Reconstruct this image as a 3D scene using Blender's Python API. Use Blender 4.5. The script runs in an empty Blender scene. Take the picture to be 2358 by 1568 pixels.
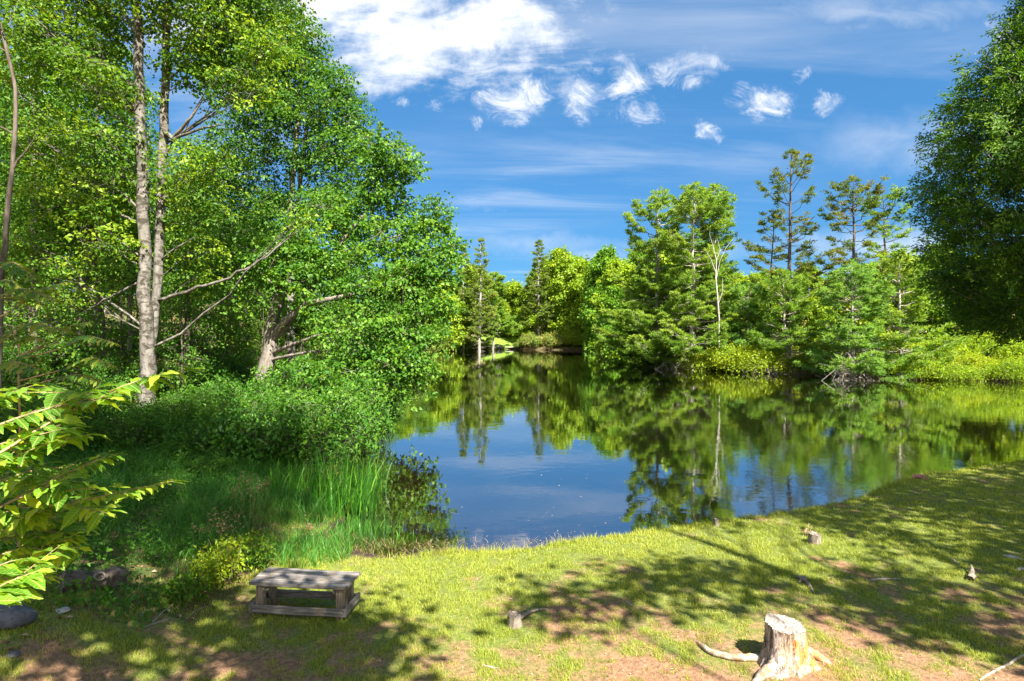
import bpy, math, random
import numpy as np
from mathutils import Vector
R = math.radians
rng = np.random.default_rng(7)
random.seed(7)
SC = bpy.context.scene
COL = SC.collection

# ------------------------------------------------------------------ camera
CAMZ = 4.0
FOC = 1310.0            # focal length in pixels of a 2358 wide picture
PX0, PY0 = 1179.0, 762.0  # principal column, horizon row
cam_d = bpy.data.cameras.new('camera')
cam = bpy.data.objects.new('camera', cam_d)
COL.objects.link(cam)
cam.location = (0, 0, CAMZ)
cam.rotation_euler = (R(90), 0, 0)
cam_d.sensor_width = 36
cam_d.lens = 36 * FOC / 2358
cam_d.shift_y = (PY0 - 784) / 2358
cam_d.clip_start = 0.05
cam_d.clip_end = 3000
SC.camera = cam

# ------------------------------------------------------------------ world
SUN = Vector((0.42, -0.70, 0.98)).normalized()       # towards the sun
SUN_EL = math.asin(SUN.z)
SUN_AZ = math.atan2(SUN.x, SUN.y)
SC.view_settings.view_transform = 'Standard'
SC.view_settings.look = 'None'
SC.view_settings.gamma = 1
SC.view_settings.exposure = 1.98
SC.cycles.max_bounces = 10
SC.cycles.diffuse_bounces = 5
SC.cycles.glossy_bounces = 3
SC.cycles.transmission_bounces = 7
SC.cycles.transparent_max_bounces = 8
SC.cycles.caustics_reflective = False
SC.cycles.caustics_refractive = False
SC.cycles.use_denoising = True

world = bpy.data.worlds.new('World')
SC.world = world
world.use_nodes = True


class NT:
    """small node-tree writer"""
    def __init__(s, tree):
        s.t = tree
        s.n = tree.nodes
        s.l = tree.links

    def node(s, kind, **kw):
        n = s.n.new(kind)
        for k, v in kw.items():
            setattr(n, k, v)
        return n

    def put(s, sock, v):
        if isinstance(v, bpy.types.NodeSocket):
            s.l.new(v, sock)
        else:
            if isinstance(v, (tuple, list)) and len(v) == 3 and sock.type == 'RGBA':
                v = (*v, 1)
            sock.default_value = v

    def math(s, op, a, b=None, c=None, clamp=False):
        n = s.node('ShaderNodeMath', operation=op, use_clamp=clamp)
        s.put(n.inputs[0], a)
        if b is not None: s.put(n.inputs[1], b)
        if c is not None: s.put(n.inputs[2], c)
        return n.outputs[0]

    def vec(s, op, a, b=None):
        n = s.node('ShaderNodeVectorMath', operation=op)
        s.put(n.inputs[0], a)
        if b is not None: s.put(n.inputs[1], b)
        return n.outputs['Value'] if op in ('LENGTH', 'DOT_PRODUCT') else n.outputs[0]

    def ramp(s, v, lo, hi, a=0.0, b=1.0, smooth=True):
        n = s.node('ShaderNodeMapRange')
        n.interpolation_type = 'SMOOTHSTEP' if smooth else 'LINEAR'
        s.put(n.inputs[0], v)
        for i, x in enumerate((lo, hi, a, b)): s.put(n.inputs[i + 1], x)
        return n.outputs[0]

    def noise(s, v, scale, detail=4, rough=0.55, dist=0.0, dim='3D'):
        n = s.node('ShaderNodeTexNoise', noise_dimensions=dim)
        if v is not None: s.put(n.inputs['Vector'], v)
        s.put(n.inputs['Scale'], scale)
        s.put(n.inputs['Detail'], detail)
        s.put(n.inputs['Roughness'], rough)
        s.put(n.inputs['Distortion'], dist)
        return n.outputs['Fac']

    def mix(s, f, a, b, blend='MIX'):
        n = s.node('ShaderNodeMix', data_type='RGBA', blend_type=blend)
        s.put(n.inputs[0], f)
        s.put(n.inputs[6], a)
        s.put(n.inputs[7], b)
        return n.outputs[2]

    def mapping(s, v, scale=(1, 1, 1), rot=(0, 0, 0), loc=(0, 0, 0)):
        n = s.node('ShaderNodeMapping')
        s.put(n.inputs['Vector'], v)
        n.inputs['Scale'].default_value = scale
        n.inputs['Rotation'].default_value = rot
        n.inputs['Location'].default_value = loc
        return n.outputs[0]


def build_world():
    t = world.node_tree
    t.nodes.clear()
    w = NT(t)
    out = w.node('ShaderNodeOutputWorld')
    bg = w.node('ShaderNodeBackground')
    sky = w.node('ShaderNodeTexSky', sky_type='NISHITA')
    sky.sun_disc = False
    sky.sun_elevation = SUN_EL
    sky.sun_rotation = SUN_AZ
    sky.altitude = 100
    sky.air_density = 1.15
    sky.dust_density = 0.35
    sky.ozone_density = 2.2
    skyc = w.mix(1.0, sky.outputs[0], (0.17, 0.385, 0.60), 'MULTIPLY')
    skyc = w.mix(.5, skyc, (.46, 1.50, 2.95))
    tc = w.node('ShaderNodeTexCoord')
    d = tc.outputs['Generated']
    sep = w.node('ShaderNodeSeparateXYZ')
    w.put(sep.inputs[0], d)
    dx, dy, dz = sep.outputs
    ady = w.math('MAXIMUM', w.math('ABSOLUTE', dy), 0.02)
    gu = w.math('DIVIDE', dx, ady)
    gv = w.math('DIVIDE', dz, ady)
    g = w.node('ShaderNodeCombineXYZ')
    w.put(g.inputs[0], gu); w.put(g.inputs[1], gv); w.put(g.inputs[2], dy)
    G = g.outputs[0]
    dzc = w.math('ADD', w.math('MAXIMUM', dz, 0.0), 0.10)
    p = w.node('ShaderNodeCombineXYZ')
    w.put(p.inputs[0], w.math('DIVIDE', dx, dzc)); w.put(p.inputs[1], w.math('DIVIDE', dy, dzc))
    P = p.outputs[0]
    # edges broken by noise: warp the lookup
    nz = w.node('ShaderNodeTexNoise'); w.put(nz.inputs['Vector'], G)
    w.put(nz.inputs['Scale'], 11.0); w.put(nz.inputs['Detail'], 6.0); w.put(nz.inputs['Roughness'], 0.6)
    warp = w.vec('MULTIPLY', w.vec('SUBTRACT', nz.outputs['Color'], (0.5, 0.5, 0.5)), (0.11, 0.08, 0.0))
    GW = w.vec('ADD', G, warp)
    puffs = [  # px, py, rx, ry, strength  (directions of the single clouds)
        (1170, 240, 60, 40, .9), (1232, 210, 45, 34, .85), (1345, 215, 48, 55, .85), (1452, 195, 48, 45, 1.0), (1475, 262, 50, 28, .7),
        (1548, 178, 58, 38, .62), (1630, 138, 58, 24, .6), (1762, 240, 52, 34, .95), (1712, 222, 34, 24, .6), (1915, 245, 30, 22, .7),
        (1628, 302, 20, 22, .7), (1005, 250, 24, 20, .6), (940, 240, 22, 12, .45), (1083, 294, 12, 14, .5), (2330, 100, 60, 40, .8),
        (1375, 150, 40, 50, .4), (1840, 178, 22, 16, .4), (1310, 250, 26, 26, .5), (60, 200, 80, 60, .9), (150, 260, 60, 40, .6), (520, 410, 50, 30, .8)]
    tot = None
    for (px, py, rx, ry, st) in puffs:
        c = ((px - PX0) / FOC, (PY0 - py) / FOC, 0)
        v = w.vec('MULTIPLY', w.vec('SUBTRACT', GW, c), (FOC / rx / 1.2, FOC / ry / 1.2, 0.0))
        m = w.ramp(w.vec('LENGTH', v), 0.10, 1.4, st, 0.0)
        tot = m if tot is None else w.math('MAXIMUM', tot, m)
    n1 = w.noise(w.mapping(G, scale=(1, 1.2, 1)), 13.0, 10, 0.76, 1.1)
    pv = w.math('ADD', w.math('SUBTRACT', w.math('MULTIPLY', tot, .9), .26), w.math('MULTIPLY', w.math('SUBTRACT', n1, .5), 3.4))
    puff = w.math('MULTIPLY', w.ramp(pv, -.25, 1.15, 0.0, .95), w.ramp(tot, 0.0, .35))
    # the large torn sheet at upper left
    big = None
    for (px, py, rx, ry, st) in [(980, 40, 480, 240, 1.0), (800, -40, 420, 260, 1.0), (1120, 150, 260, 120, .75), (900, 180, 260, 70, .7), (1260, 20, 160, 130, .55), (560, 60, 300, 200, .8), (1340, 190, 280, 120, .52), (1600, 150, 160, 70, .40), (1760, 235, 110, 50, .3), (1180, 230, 150, 70, .5)]:
        c = ((px - PX0) / FOC, (PY0 - py) / FOC, 0)
        v = w.vec('MULTIPLY', w.vec('SUBTRACT', GW, c), (FOC / rx, FOC / ry, 0.0))
        m = w.ramp(w.vec('LENGTH', v), 0.25, 1.15, st, 0.0)
        big = m if big is None else w.math('MAXIMUM', big, m)
    GR = w.mapping(G, scale=(3.2, 8.5, 1.0), rot=(0, 0, R(24)))
    n2 = w.noise(GR, 2.0, 9, 0.6, 0.5)
    n3 = w.noise(G, 15.0, 7, 0.65)
    tex = w.math('ADD', w.math('MULTIPLY', n2, 0.62), w.math('MULTIPLY', n3, 0.38))
    sheet = w.math('MULTIPLY', w.ramp(w.math('ADD', big, w.math('MULTIPLY', w.math('SUBTRACT', tex, .5), 3.2)), .30, 1.25, 0.0, 1.0), w.ramp(big, 0.0, .4))
    # thin cirrus over the whole sky, in streaks
    PR = w.mapping(P, scale=(0.35, 1.5, 1.0), rot=(0, 0, R(-28)))
    n4 = w.noise(PR, 1.5, 7, 0.6, 0.7)
    n5 = w.noise(P, 0.55, 3, 0.5)
    cir = w.math('MULTIPLY', w.ramp(n4, 0.40, 0.80, 0.0, 0.42), w.ramp(n5, 0.38, 0.62, 0.05, 1.0))
    low = None
    for (px, py, rx, ry, st) in [(1085, 465, 60, 16, .5), (1250, 560, 200, 30, .3), (1350, 590, 160, 24, .3), (2030, 560, 260, 40, .55), (1560, 575, 200, 30, .25), (2120, 330, 300, 70, .28), (2050, 20, 380, 50, .35)]:
        c = ((px - PX0) / FOC, (PY0 - py) / FOC, 0)
        v = w.vec('MULTIPLY', w.vec('SUBTRACT', GW, c), (FOC / rx, FOC / ry, 0.0))
        m = w.ramp(w.vec('LENGTH', v), 0.0, 1.3, st, 0.0)
        low = m if low is None else w.math('MAXIMUM', low, m)
    low = w.math('MULTIPLY', low, w.ramp(n2, 0.3, 0.7, 0.3, 1.1))
    a = w.math('MAXIMUM', puff, sheet)
    b = w.math('MAXIMUM', cir, low)
    inv = w.math('MULTIPLY', w.math('SUBTRACT', 1.0, w.math('MINIMUM', a, 1.0)), w.math('SUBTRACT', 1.0, b))
    cl = w.math('SUBTRACT', 1.0, inv, clamp=True)
    # unseen broken cloud added behind the camera as bright fill for the foliage
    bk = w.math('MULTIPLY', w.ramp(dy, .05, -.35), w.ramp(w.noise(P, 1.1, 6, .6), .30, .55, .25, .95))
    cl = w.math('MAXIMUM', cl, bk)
    cl = w.math('MULTIPLY', cl, w.ramp(dz, -0.02, 0.05))
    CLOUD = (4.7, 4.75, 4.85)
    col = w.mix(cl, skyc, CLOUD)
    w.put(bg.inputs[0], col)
    bg.inputs[1].default_value = 0.067
    w.l.new(bg.outputs[0], out.inputs[0])


build_world()
world.cycles.sampling_method = 'MANUAL'
world.cycles.sample_map_resolution = 512

sun_d = bpy.data.lights.new('sun', 'SUN')
sun_d.energy = 4.8
sun_d.angle = R(0.55)
sun_d.color = (1.0, 0.945, 0.84)
sun = bpy.data.objects.new('sun', sun_d)
COL.objects.link(sun)
sun.rotation_euler = SUN.to_track_quat('Z', 'Y').to_euler()
sun.location = (20, -20, 40)

# ------------------------------------------------------------------ numpy noise
_T = np.random.default_rng(3).random((256, 256))


def vnoise(x, y):
    xi = np.floor(x).astype(int); yi = np.floor(y).astype(int)
    fx = x - xi; fy = y - yi
    fx = fx * fx * (3 - 2 * fx); fy = fy * fy * (3 - 2 * fy)
    a = _T[xi & 255, yi & 255]; b = _T[(xi + 1) & 255, yi & 255]
    c = _T[xi & 255, (yi + 1) & 255]; d = _T[(xi + 1) & 255, (yi + 1) & 255]
    return (a * (1 - fx) + b * fx) * (1 - fy) + (c * (1 - fx) + d * fx) * fy


def fbm(x, y, sc, oct=4, off=0.0):
    x = np.asarray(x, float) * sc + off; y = np.asarray(y, float) * sc - off * 1.7
    v = 0; a = 0.5; t = 0
    for i in range(oct):
        v = v + a * vnoise(x, y); t += a
        x = x * 2.03 + 17.1; y = y * 2.03 + 5.3; a *= 0.55
    return v / t


def sstep(x, a, b):
    t = np.clip((x - a) / (b - a), 0, 1)
    return t * t * (3 - 2 * t)


# ------------------------------------------------------------------ terrain
SHORE = np.array([
    (62, 36), (45, 30), (30, 23.5), (22, 20), (15.3, 17.1), (13, 16.3), (11.1, 15.6), (9.5, 14.5), (8.07, 13.4), (6.4, 12.6),
    (4.83, 12.0), (3.6, 11.55), (2.6, 11.2), (1.71, 10.95), (.57, 10.45), (-.2, 10.3), (-.93, 10.32), (-2.2, 10.2), (-3.3, 10.6), (-3.7, 11.3),
    (-3.5, 12.4), (-4.1, 14), (-4.9, 16.5), (-6.2, 20), (-7.5, 26), (-9.5, 35), (-12, 50), (-16, 75), (-19, 100), (-20, 113),
    (-14, 118), (-10, 121), (-7, 122.5), (-3, 124.5), (0, 124), (3, 121), (6, 120), (13, 119), (20, 116), (21, 100), (19, 82),
    (16.5, 70), (17.5, 65), (20, 60), (22, 57), (24, 55), (26.5, 52), (30, 50), (34, 47.8), (40, 45), (50, 44), (62, 43)], float)


def signed(x, y):
    """distance to the shoreline, positive on land"""
    x = np.asarray(x, float); y = np.asarray(y, float)
    sh = x.shape
    x = x.ravel(); y = y.ravel()
    best = np.full(x.shape, 1e9); inside = np.zeros(x.shape, bool)
    n = len(SHORE)
    for i in range(n):
        ax, ay = SHORE[i]; bx, by = SHORE[(i + 1) % n]
        ex, ey = bx - ax, by - ay
        t = np.clip(((x - ax) * ex + (y - ay) * ey) / (ex * ex + ey * ey), 0, 1)
        d = np.hypot(x - ax - t * ex, y - ay - t * ey)
        best = np.minimum(best, d)
        c = ((ay > y) != (by > y))
        with np.errstate(divide='ignore', invalid='ignore'):
            xi = ex * (y - ay) / (ey if ey else 1e-12) + ax
        inside ^= c & (x < xi)
    s = np.where(inside, -best, best)
    return s.reshape(sh)


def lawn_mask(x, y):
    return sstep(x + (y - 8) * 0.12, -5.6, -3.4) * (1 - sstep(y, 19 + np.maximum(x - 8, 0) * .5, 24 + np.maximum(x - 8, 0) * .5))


def terrain(x, y):
    x = np.asarray(x, float); y = np.asarray(y, float)
    s = signed(x, y) + (fbm(x, y, 0.9, 3) - .5) * 0.25
    lw = lawn_mask(x, y)
    lip = 0.17 - 0.13 * np.exp(-(((x + 2.2) / 1.8) ** 2 + ((y - 10) / 2.0) ** 2))
    sp = np.maximum(s, 0)
    zl = lip * (1 - np.exp(-sp / 0.22)) + 0.035 * sp - 0.012 * np.maximum(sp - 6, 0)
    hill = .28 * (1 - np.exp(-sp / .35)) + .125 * np.minimum(sp, 9) + .2 * np.maximum(sp - 9, 0)
    cap = np.where(x < -2, 17.0, 11.0)
    far = y > 90
    hill = np.where(far, .28 * (1 - np.exp(-sp / .35)) + .30 * sp, hill)
    hill = cap * (1 - np.exp(-hill / cap))
    zr = zl * lw + hill * (1 - lw)
    neg = np.minimum(s, 0)
    shal = np.exp(-(((x + 1.0) / 3.2) ** 2 + ((y - 11) / 2.5) ** 2))
    dep = -(0.02 + (0.28 - 0.2 * shal) * (-neg)); dep = np.maximum(dep, -2.2)
    z = np.where(s > 0, zr, dep)
    amp = np.where(s > 0, 0.03 + 0.25 * (1 - lw) * sstep(sp, 1, 6), 0.02)
    return z + (fbm(x, y, 0.55, 4, 9.0) - .5) * amp * sstep(np.abs(s), 0, .5)


def tz(x, y):
    return float(terrain(np.array([x]), np.array([y]))[0])


def ground_at(px, py):
    """world point where the ray of a photo pixel meets the ground"""
    dx = (px - PX0) / FOC; dz = (PY0 - py) / FOC
    t = np.linspace(2.0, 140, 6000)
    zz = terrain(dx * t, t)
    ray = CAMZ + dz * t
    k = np.argmax(ray < zz)
    return Vector((dx * t[k], t[k], float(zz[k])))


def at(px, py, d):
    return Vector(((px - PX0) / FOC * d, d, CAMZ + (PY0 - py) / FOC * d))


def col_x(px, d):
    return (px - PX0) / FOC * d


# ------------------------------------------------------------------ object helpers
def tag(o, label=None, cat=None, group=None, kind=None):
    if label: o['label'] = label
    if cat: o['category'] = cat
    if group: o['group'] = group
    if kind: o['kind'] = kind
    return o


def empty(name, loc=(0, 0, 0), rz=0.0, label=None, cat=None, group=None):
    o = bpy.data.objects.new(name, None)
    o.empty_display_size = 0.2
    COL.objects.link(o)
    o.location = loc
    o.rotation_euler = (0, 0, rz)
    return tag(o, label, cat, group)


def mesh_obj(name, V, F, mat, parent=None, smooth=False, var=None, attrs=None, uvless=True):
    """V (N,3), F list of arrays each (M,k)"""
    me = bpy.data.meshes.new(name)
    V = np.ascontiguousarray(V, dtype=np.float32)
    if isinstance(F, np.ndarray): F = [F]
    F = [f for f in F if len(f)]
    me.vertices.add(len(V)); me.vertices.foreach_set('co', V.ravel())
    nl = sum(f.size for f in F); npoly = sum(len(f) for f in F)
    me.loops.add(nl); me.polygons.add(npoly)
    me.loops.foreach_set('vertex_index', np.concatenate([f.ravel() for f in F]).astype(np.int32))
    tot = np.concatenate([np.full(len(f), f.shape[1], np.int32) for f in F])
    st = np.concatenate([[0], np.cumsum(tot)[:-1]]).astype(np.int32)
    me.polygons.foreach_set('loop_start', st)
    me.polygons.foreach_set('loop_total', tot)
    me.update(calc_edges=True)
    me.polygons.foreach_set('use_smooth', np.full(npoly, smooth, bool))
    if var is not None:
        a = me.attributes.new('var', 'FLOAT', 'FACE')
        a.data.foreach_set('value', np.ascontiguousarray(var, np.float32))
    if attrs:
        for k, v in attrs.items():
            a = me.attributes.new(k, 'FLOAT', 'POINT')
            a.data.foreach_set('value', np.ascontiguousarray(v, np.float32))
    if mat: me.materials.append(mat)
    o = bpy.data.objects.new(name, me)
    COL.objects.link(o)
    if parent: o.parent = parent
    return o


def copy_tree(o, parent=None):
    c = o.copy(); COL.objects.link(c)
    if parent: c.parent = parent
    for ch in list(o.children): copy_tree(ch, c)
    return c


def unit(v):
    return v / np.maximum(np.linalg.norm(v, axis=-1, keepdims=True), 1e-9)


class Tubes:
    """collects tapered tubes in one mesh"""
    def __init__(s):
        s.V = []; s.F = []; s.n = 0

    def add(s, pts, rad, sides=6, cap=True):
        pts = np.asarray([tuple(p) for p in pts], float); k = len(pts)
        rad = np.broadcast_to(np.asarray(rad, float), (k,))
        d = np.gradient(pts, axis=0); d = unit(d)
        ref = np.array([0, 0, 1.0]) if abs(d[0][2]) < .8 else np.array([1.0, 0, 0])
        a = unit(np.cross(d, ref)); b = np.cross(d, a)
        th = np.arange(sides) * 2 * np.pi / sides
        ring = a[:, None, :] * np.cos(th)[None, :, None] + b[:, None, :] * np.sin(th)[None, :, None]
        V = pts[:, None, :] + ring * rad[:, None, None]
        i = np.arange(k - 1)[:, None] * sides; j = np.arange(sides)[None, :]; j2 = (j + 1) % sides
        F = np.stack([i + j, i + j2, i + sides + j2, i + sides + j], -1).reshape(-1, 4) + s.n
        s.V.append(V.reshape(-1, 3)); s.F.append(F)
        s.n += k * sides
        return s

    def twigs(s, A, B, r0, r1=None, bend=0.12, seg=3):
        """many thin 3-sided twigs from A to B at once"""
        A = np.asarray(A, float); B = np.asarray(B, float); n = len(A)
        if n == 0: return s
        r0 = np.broadcast_to(np.asarray(r0, float), (n,)); r1 = r0 * .35 if r1 is None else np.broadcast_to(np.asarray(r1, float), (n,))
        L = np.linalg.norm(B - A, axis=1, keepdims=True)
        off = rng.normal(0, 1, (n, 3)) * L * bend
        t = np.linspace(0, 1, seg + 1)
        P = A[:, None] + (B - A)[:, None] * t[None, :, None] + off[:, None] * (4 * t * (1 - t))[None, :, None] * .5
        rr = r0[:, None] + (r1 - r0)[:, None] * t[None]
        d = unit(B - A); ref = np.where(np.abs(d[:, 2:3]) < .8, np.array([[0, 0, 1.0]]), np.array([[1.0, 0, 0]]))
        a = unit(np.cross(d, ref)); b = np.cross(d, a)
        th = np.arange(3) * 2 * np.pi / 3
        ring = a[:, None] * np.cos(th)[None, :, None] + b[:, None] * np.sin(th)[None, :, None]
        V = P[:, :, None] + ring[:, None] * rr[:, :, None, None]
        base = np.arange(n)[:, None, None] * (seg + 1) * 3
        i = np.arange(seg)[None, :, None] * 3; j = np.arange(3)[None, None, :]; j2 = (j + 1) % 3
        F = np.stack([base + i + j, base + i + j2, base + i + 3 + j2, base + i + 3 + j], -1).reshape(-1, 4) + s.n
        s.V.append(V.reshape(-1, 3)); s.F.append(F); s.n += n * (seg + 1) * 3
        return s

    def build(s, name, mat, parent=None, smooth=True):
        return mesh_obj(name, np.concatenate(s.V), np.concatenate(s.F), mat, parent, smooth)


def leaf_quads(P, T, Nn, L, W, fold=0.25, var=None):
    """folded diamond leaves. P base, T direction, Nn normal"""
    n = len(P)
    T = unit(T); B = unit(np.cross(Nn, T)); N2 = np.cross(T, B)
    L = np.broadcast_to(L, (n,))[:, None]; W = np.broadcast_to(W, (n,))[:, None]
    mid = P + T * L * .45
    V = np.stack([P, mid + B * W * .5 + N2 * W * fold, P + T * L - N2 * L * .12, mid - B * W * .5 + N2 * W * fold], 1)
    F = np.arange(n * 4).reshape(n, 4)
    return V.reshape(-1, 3), F


# ------------------------------------------------------------------ materials
def new_mat(name):
    m = bpy.data.materials.new(name); m.use_nodes = True
    m.node_tree.nodes.clear()
    w = NT(m.node_tree)
    out = w.node('ShaderNodeOutputMaterial')
    return m, w, out


def leaf_mat(name, dark, mid, light, trans=0.38, rough=0.5, spec=0.25, tr_gain=1.3, veins=False):
    m, w, out = new_mat(name)
    at_ = w.node('ShaderNodeAttribute', attribute_name='var')
    oi = w.node('ShaderNodeObjectInfo')
    f = w.math('ADD', at_.outputs['Fac'], w.math('MULTIPLY', w.math('SUBTRACT', oi.outputs['Random'], .5), .25), clamp=True)
    cr = w.node('ShaderNodeValToRGB')
    w.put(cr.inputs[0], f)
    e = cr.color_ramp.elements
    e[0].position = 0.05; e[0].color = (*dark, 1)
    e[1].position = 0.95; e[1].color = (*light, 1)
    k = e.new(0.5); k.color = (*mid, 1)
    c = cr.outputs[0]
    if veins:
        al = w.node('ShaderNodeAttribute', attribute_name='along').outputs['Fac']
        ac = w.math('ABSOLUTE', w.node('ShaderNodeAttribute', attribute_name='across').outputs['Fac'])
        ph = w.math('FRACT', w.math('SUBTRACT', w.math('MULTIPLY', al, 9.0), w.math('MULTIPLY', ac, 1.6)))
        sv_ = w.ramp(w.math('ABSOLUTE', w.math('SUBTRACT', ph, .5)), .05, .14, 1.0, 0.0)
        mr = w.ramp(ac, .04, .10, 1.0, 0.0)
        vn = w.math('MAXIMUM', w.math('MULTIPLY', sv_, .55), mr)
        tcn = w.node('ShaderNodeTexCoord')
        bl = w.noise(tcn.outputs['Object'], 38.0, 4, .6)
        c = w.mix(w.ramp(bl, .60, .72), c, (.22, .16, .03))
        c = w.mix(vn, c, (.36, .44, .10))
    pb = w.node('ShaderNodeBsdfPrincipled')
    w.put(pb.inputs['Base Color'], c)
    pb.inputs['Roughness'].default_value = rough
    pb.inputs['Specular IOR Level'].default_value = spec
    tr = w.node('ShaderNodeBsdfTranslucent')
    tcol = w.mix(1.0, c, (tr_gain * 1.25, tr_gain * 1.15, tr_gain * .45), 'MULTIPLY')
    w.put(tr.inputs[0], tcol)
    mx = w.node('ShaderNodeMixShader')
    mx.inputs[0].default_value = trans
    w.l.new(pb.outputs[0], mx.inputs[1]); w.l.new(tr.outputs[0], mx.inputs[2])
    w.l.new(mx.outputs[0], out.inputs[0])
    return m


def bark_mat(name, a, b, scale=6.0, stretch=0.25, patch=None, bump=0.5, patch_scale=2.0, lo=.45, hi=.6):
    m, w, out = new_mat(name)
    tc = w.node('ShaderNodeTexCoord')
    v = w.mapping(tc.outputs['Object'], scale=(1, 1, stretch))
    n = w.noise(v, scale, 6, .65, .4)
    c = w.mix(w.ramp(n, .32, .68), a, b)
    if patch:
        v2 = w.mapping(tc.outputs['Object'], scale=(1, 1, 1.6))
        n2 = w.noise(v2, patch_scale, 6, .7, .6)
        c = w.mix(w.ramp(n2, lo, hi), c, patch)
    pb = w.node('ShaderNodeBsdfPrincipled')
    w.put(pb.inputs['Base Color'], c)
    pb.inputs['Roughness'].default_value = .9
    pb.inputs['Specular IOR Level'].default_value = .2
    bp = w.node('ShaderNodeBump'); bp.inputs['Strength'].default_value = bump; bp.inputs['Distance'].default_value = .03
    w.put(bp.inputs['Height'], n); w.l.new(bp.outputs[0], pb.inputs['Normal'])
    w.l.new(pb.outputs[0], out.inputs[0])
    return m


M = {}
M['leaf_light'] = leaf_mat('leaf_light', (.045, .120, .011), (.100, .215, .017), (.26, .36, .026), .42)
M['leaf_maple'] = leaf_mat('leaf_maple', (.045, .135, .014), (.085, .210, .020), (.185, .32, .030), .38)
M['leaf_tall'] = leaf_mat('leaf_tall', (.040, .120, .012), (.075, .190, .018), (.175, .30, .026), .38)
M['leaf_wood'] = leaf_mat('leaf_wood', (.045, .130, .014), (.085, .205, .020), (.18, .31, .030), .42)
M['leaf_far'] = leaf_mat('leaf_far', (.13, .235, .014), (.24, .36, .02), (.37, .45, .035), .42)
M['leaf_far_deep'] = leaf_mat('leaf_far_deep', (.08, .20, .016), (.14, .29, .022), (.24, .38, .03), .4)
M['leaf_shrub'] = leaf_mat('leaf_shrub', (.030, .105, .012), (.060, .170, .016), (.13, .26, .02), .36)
M['leaf_yellow'] = leaf_mat('leaf_yellow', (.13, .22, .010), (.24, .34, .012), (.40, .43, .02), .35)
M['leaf_rhodo'] = leaf_mat('leaf_rhodo', (.07, .15, .02), (.15, .25, .03), (.34, .36, .09), .3)
M['leaf_rhodo_pink'] = leaf_mat('leaf_rhodo_pink', (.07, .15, .02), (.15, .25, .03), (.38, .32, .09), .3)
M['leaf_big'] = leaf_mat('leaf_big', (.050, .17, .010), (.12, .28, .012), (.30, .42, .014), .45, .5, .25, veins=True)
M['leaf_frond'] = leaf_mat('leaf_frond', (.05, .13, .02), (.10, .20, .025), (.24, .28, .03), .35, .45)
M['needle_pine'] = leaf_mat('needle_pine', (.105, .215, .035), (.20, .335, .050), (.34, .43, .075), .42, .6, .1)
M['needle_blue'] = leaf_mat('needle_blue', (.10, .225, .055), (.175, .33, .075), (.27, .41, .08), .42, .6, .1)
M['needle_sparse'] = leaf_mat('needle_sparse', (.055, .12, .024), (.13, .19, .03), (.27, .23, .035), .35, .6, .1)
M['needle_fir'] = leaf_mat('needle_fir', (.10, .165, .035), (.17, .24, .045), (.26, .31, .06), .35, .6, .1)
M['cedar'] = leaf_mat('cedar', (.028, .085, .010), (.060, .155, .014), (.18, .30, .02), .36)
M['grass'] = leaf_mat('grass', (.155, .225, .024), (.27, .325, .036), (.44, .43, .08), .35, .5, .3)
M['tallgrass'] = leaf_mat('tallgrass', (.035, .150, .020), (.065, .225, .026), (.14, .30, .035), .4, .5, .3)
M['iris'] = leaf_mat('iris', (.035, .15, .014), (.075, .24, .018), (.17, .36, .03), .42, .4, .3)
M['dry'] = leaf_mat('dry', (.16, .11, .05), (.28, .20, .10), (.42, .33, .18), .2, .8, .1)
M['litter'] = leaf_mat('litter', (.12, .06, .03), (.26, .15, .08), (.45, .34, .24), .1, .8, .1)

M['bark_pale'] = bark_mat('bark_pale', (.11, .098, .084), (.24, .22, .195), 7, .35, (.055, .048, .035), .7, 3.2, .46, .58)
M['bark_dark'] = bark_mat('bark_dark', (.060, .046, .036), (.16, .13, .105), 9, .2, (.26, .24, .19), .7, 2.0, .60, .72)
M['bark_grey'] = bark_mat('bark_grey', (.12, .105, .09), (.26, .235, .205), 9, .25, (.09, .08, .06), .6, 3.0, .58, .68)
M['bark_maple'] = bark_mat('bark_maple', (.12, .10, .083), (.28, .245, .21), 10, .3, (.08, .065, .05), .7, 3.0, .56, .7)
M['bark_pine'] = bark_mat('bark_pine', (.20, .17, .145), (.42, .38, .34), 5, .3, None, .5)
M['bark_bleached'] = bark_mat('bark_bleached', (.30, .27, .24), (.50, .46, .42), 6, .3, None, .3)
M['bark_rough'] = bark_mat('bark_rough', (.055, .042, .032), (.15, .12, .095), 14, .4, (.22, .19, .16), .9, 6, .6, .7)
M['twig'] = bark_mat('twig', (.24, .15, .08), (.42, .29, .17), 20, .5, None, .3)


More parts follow.
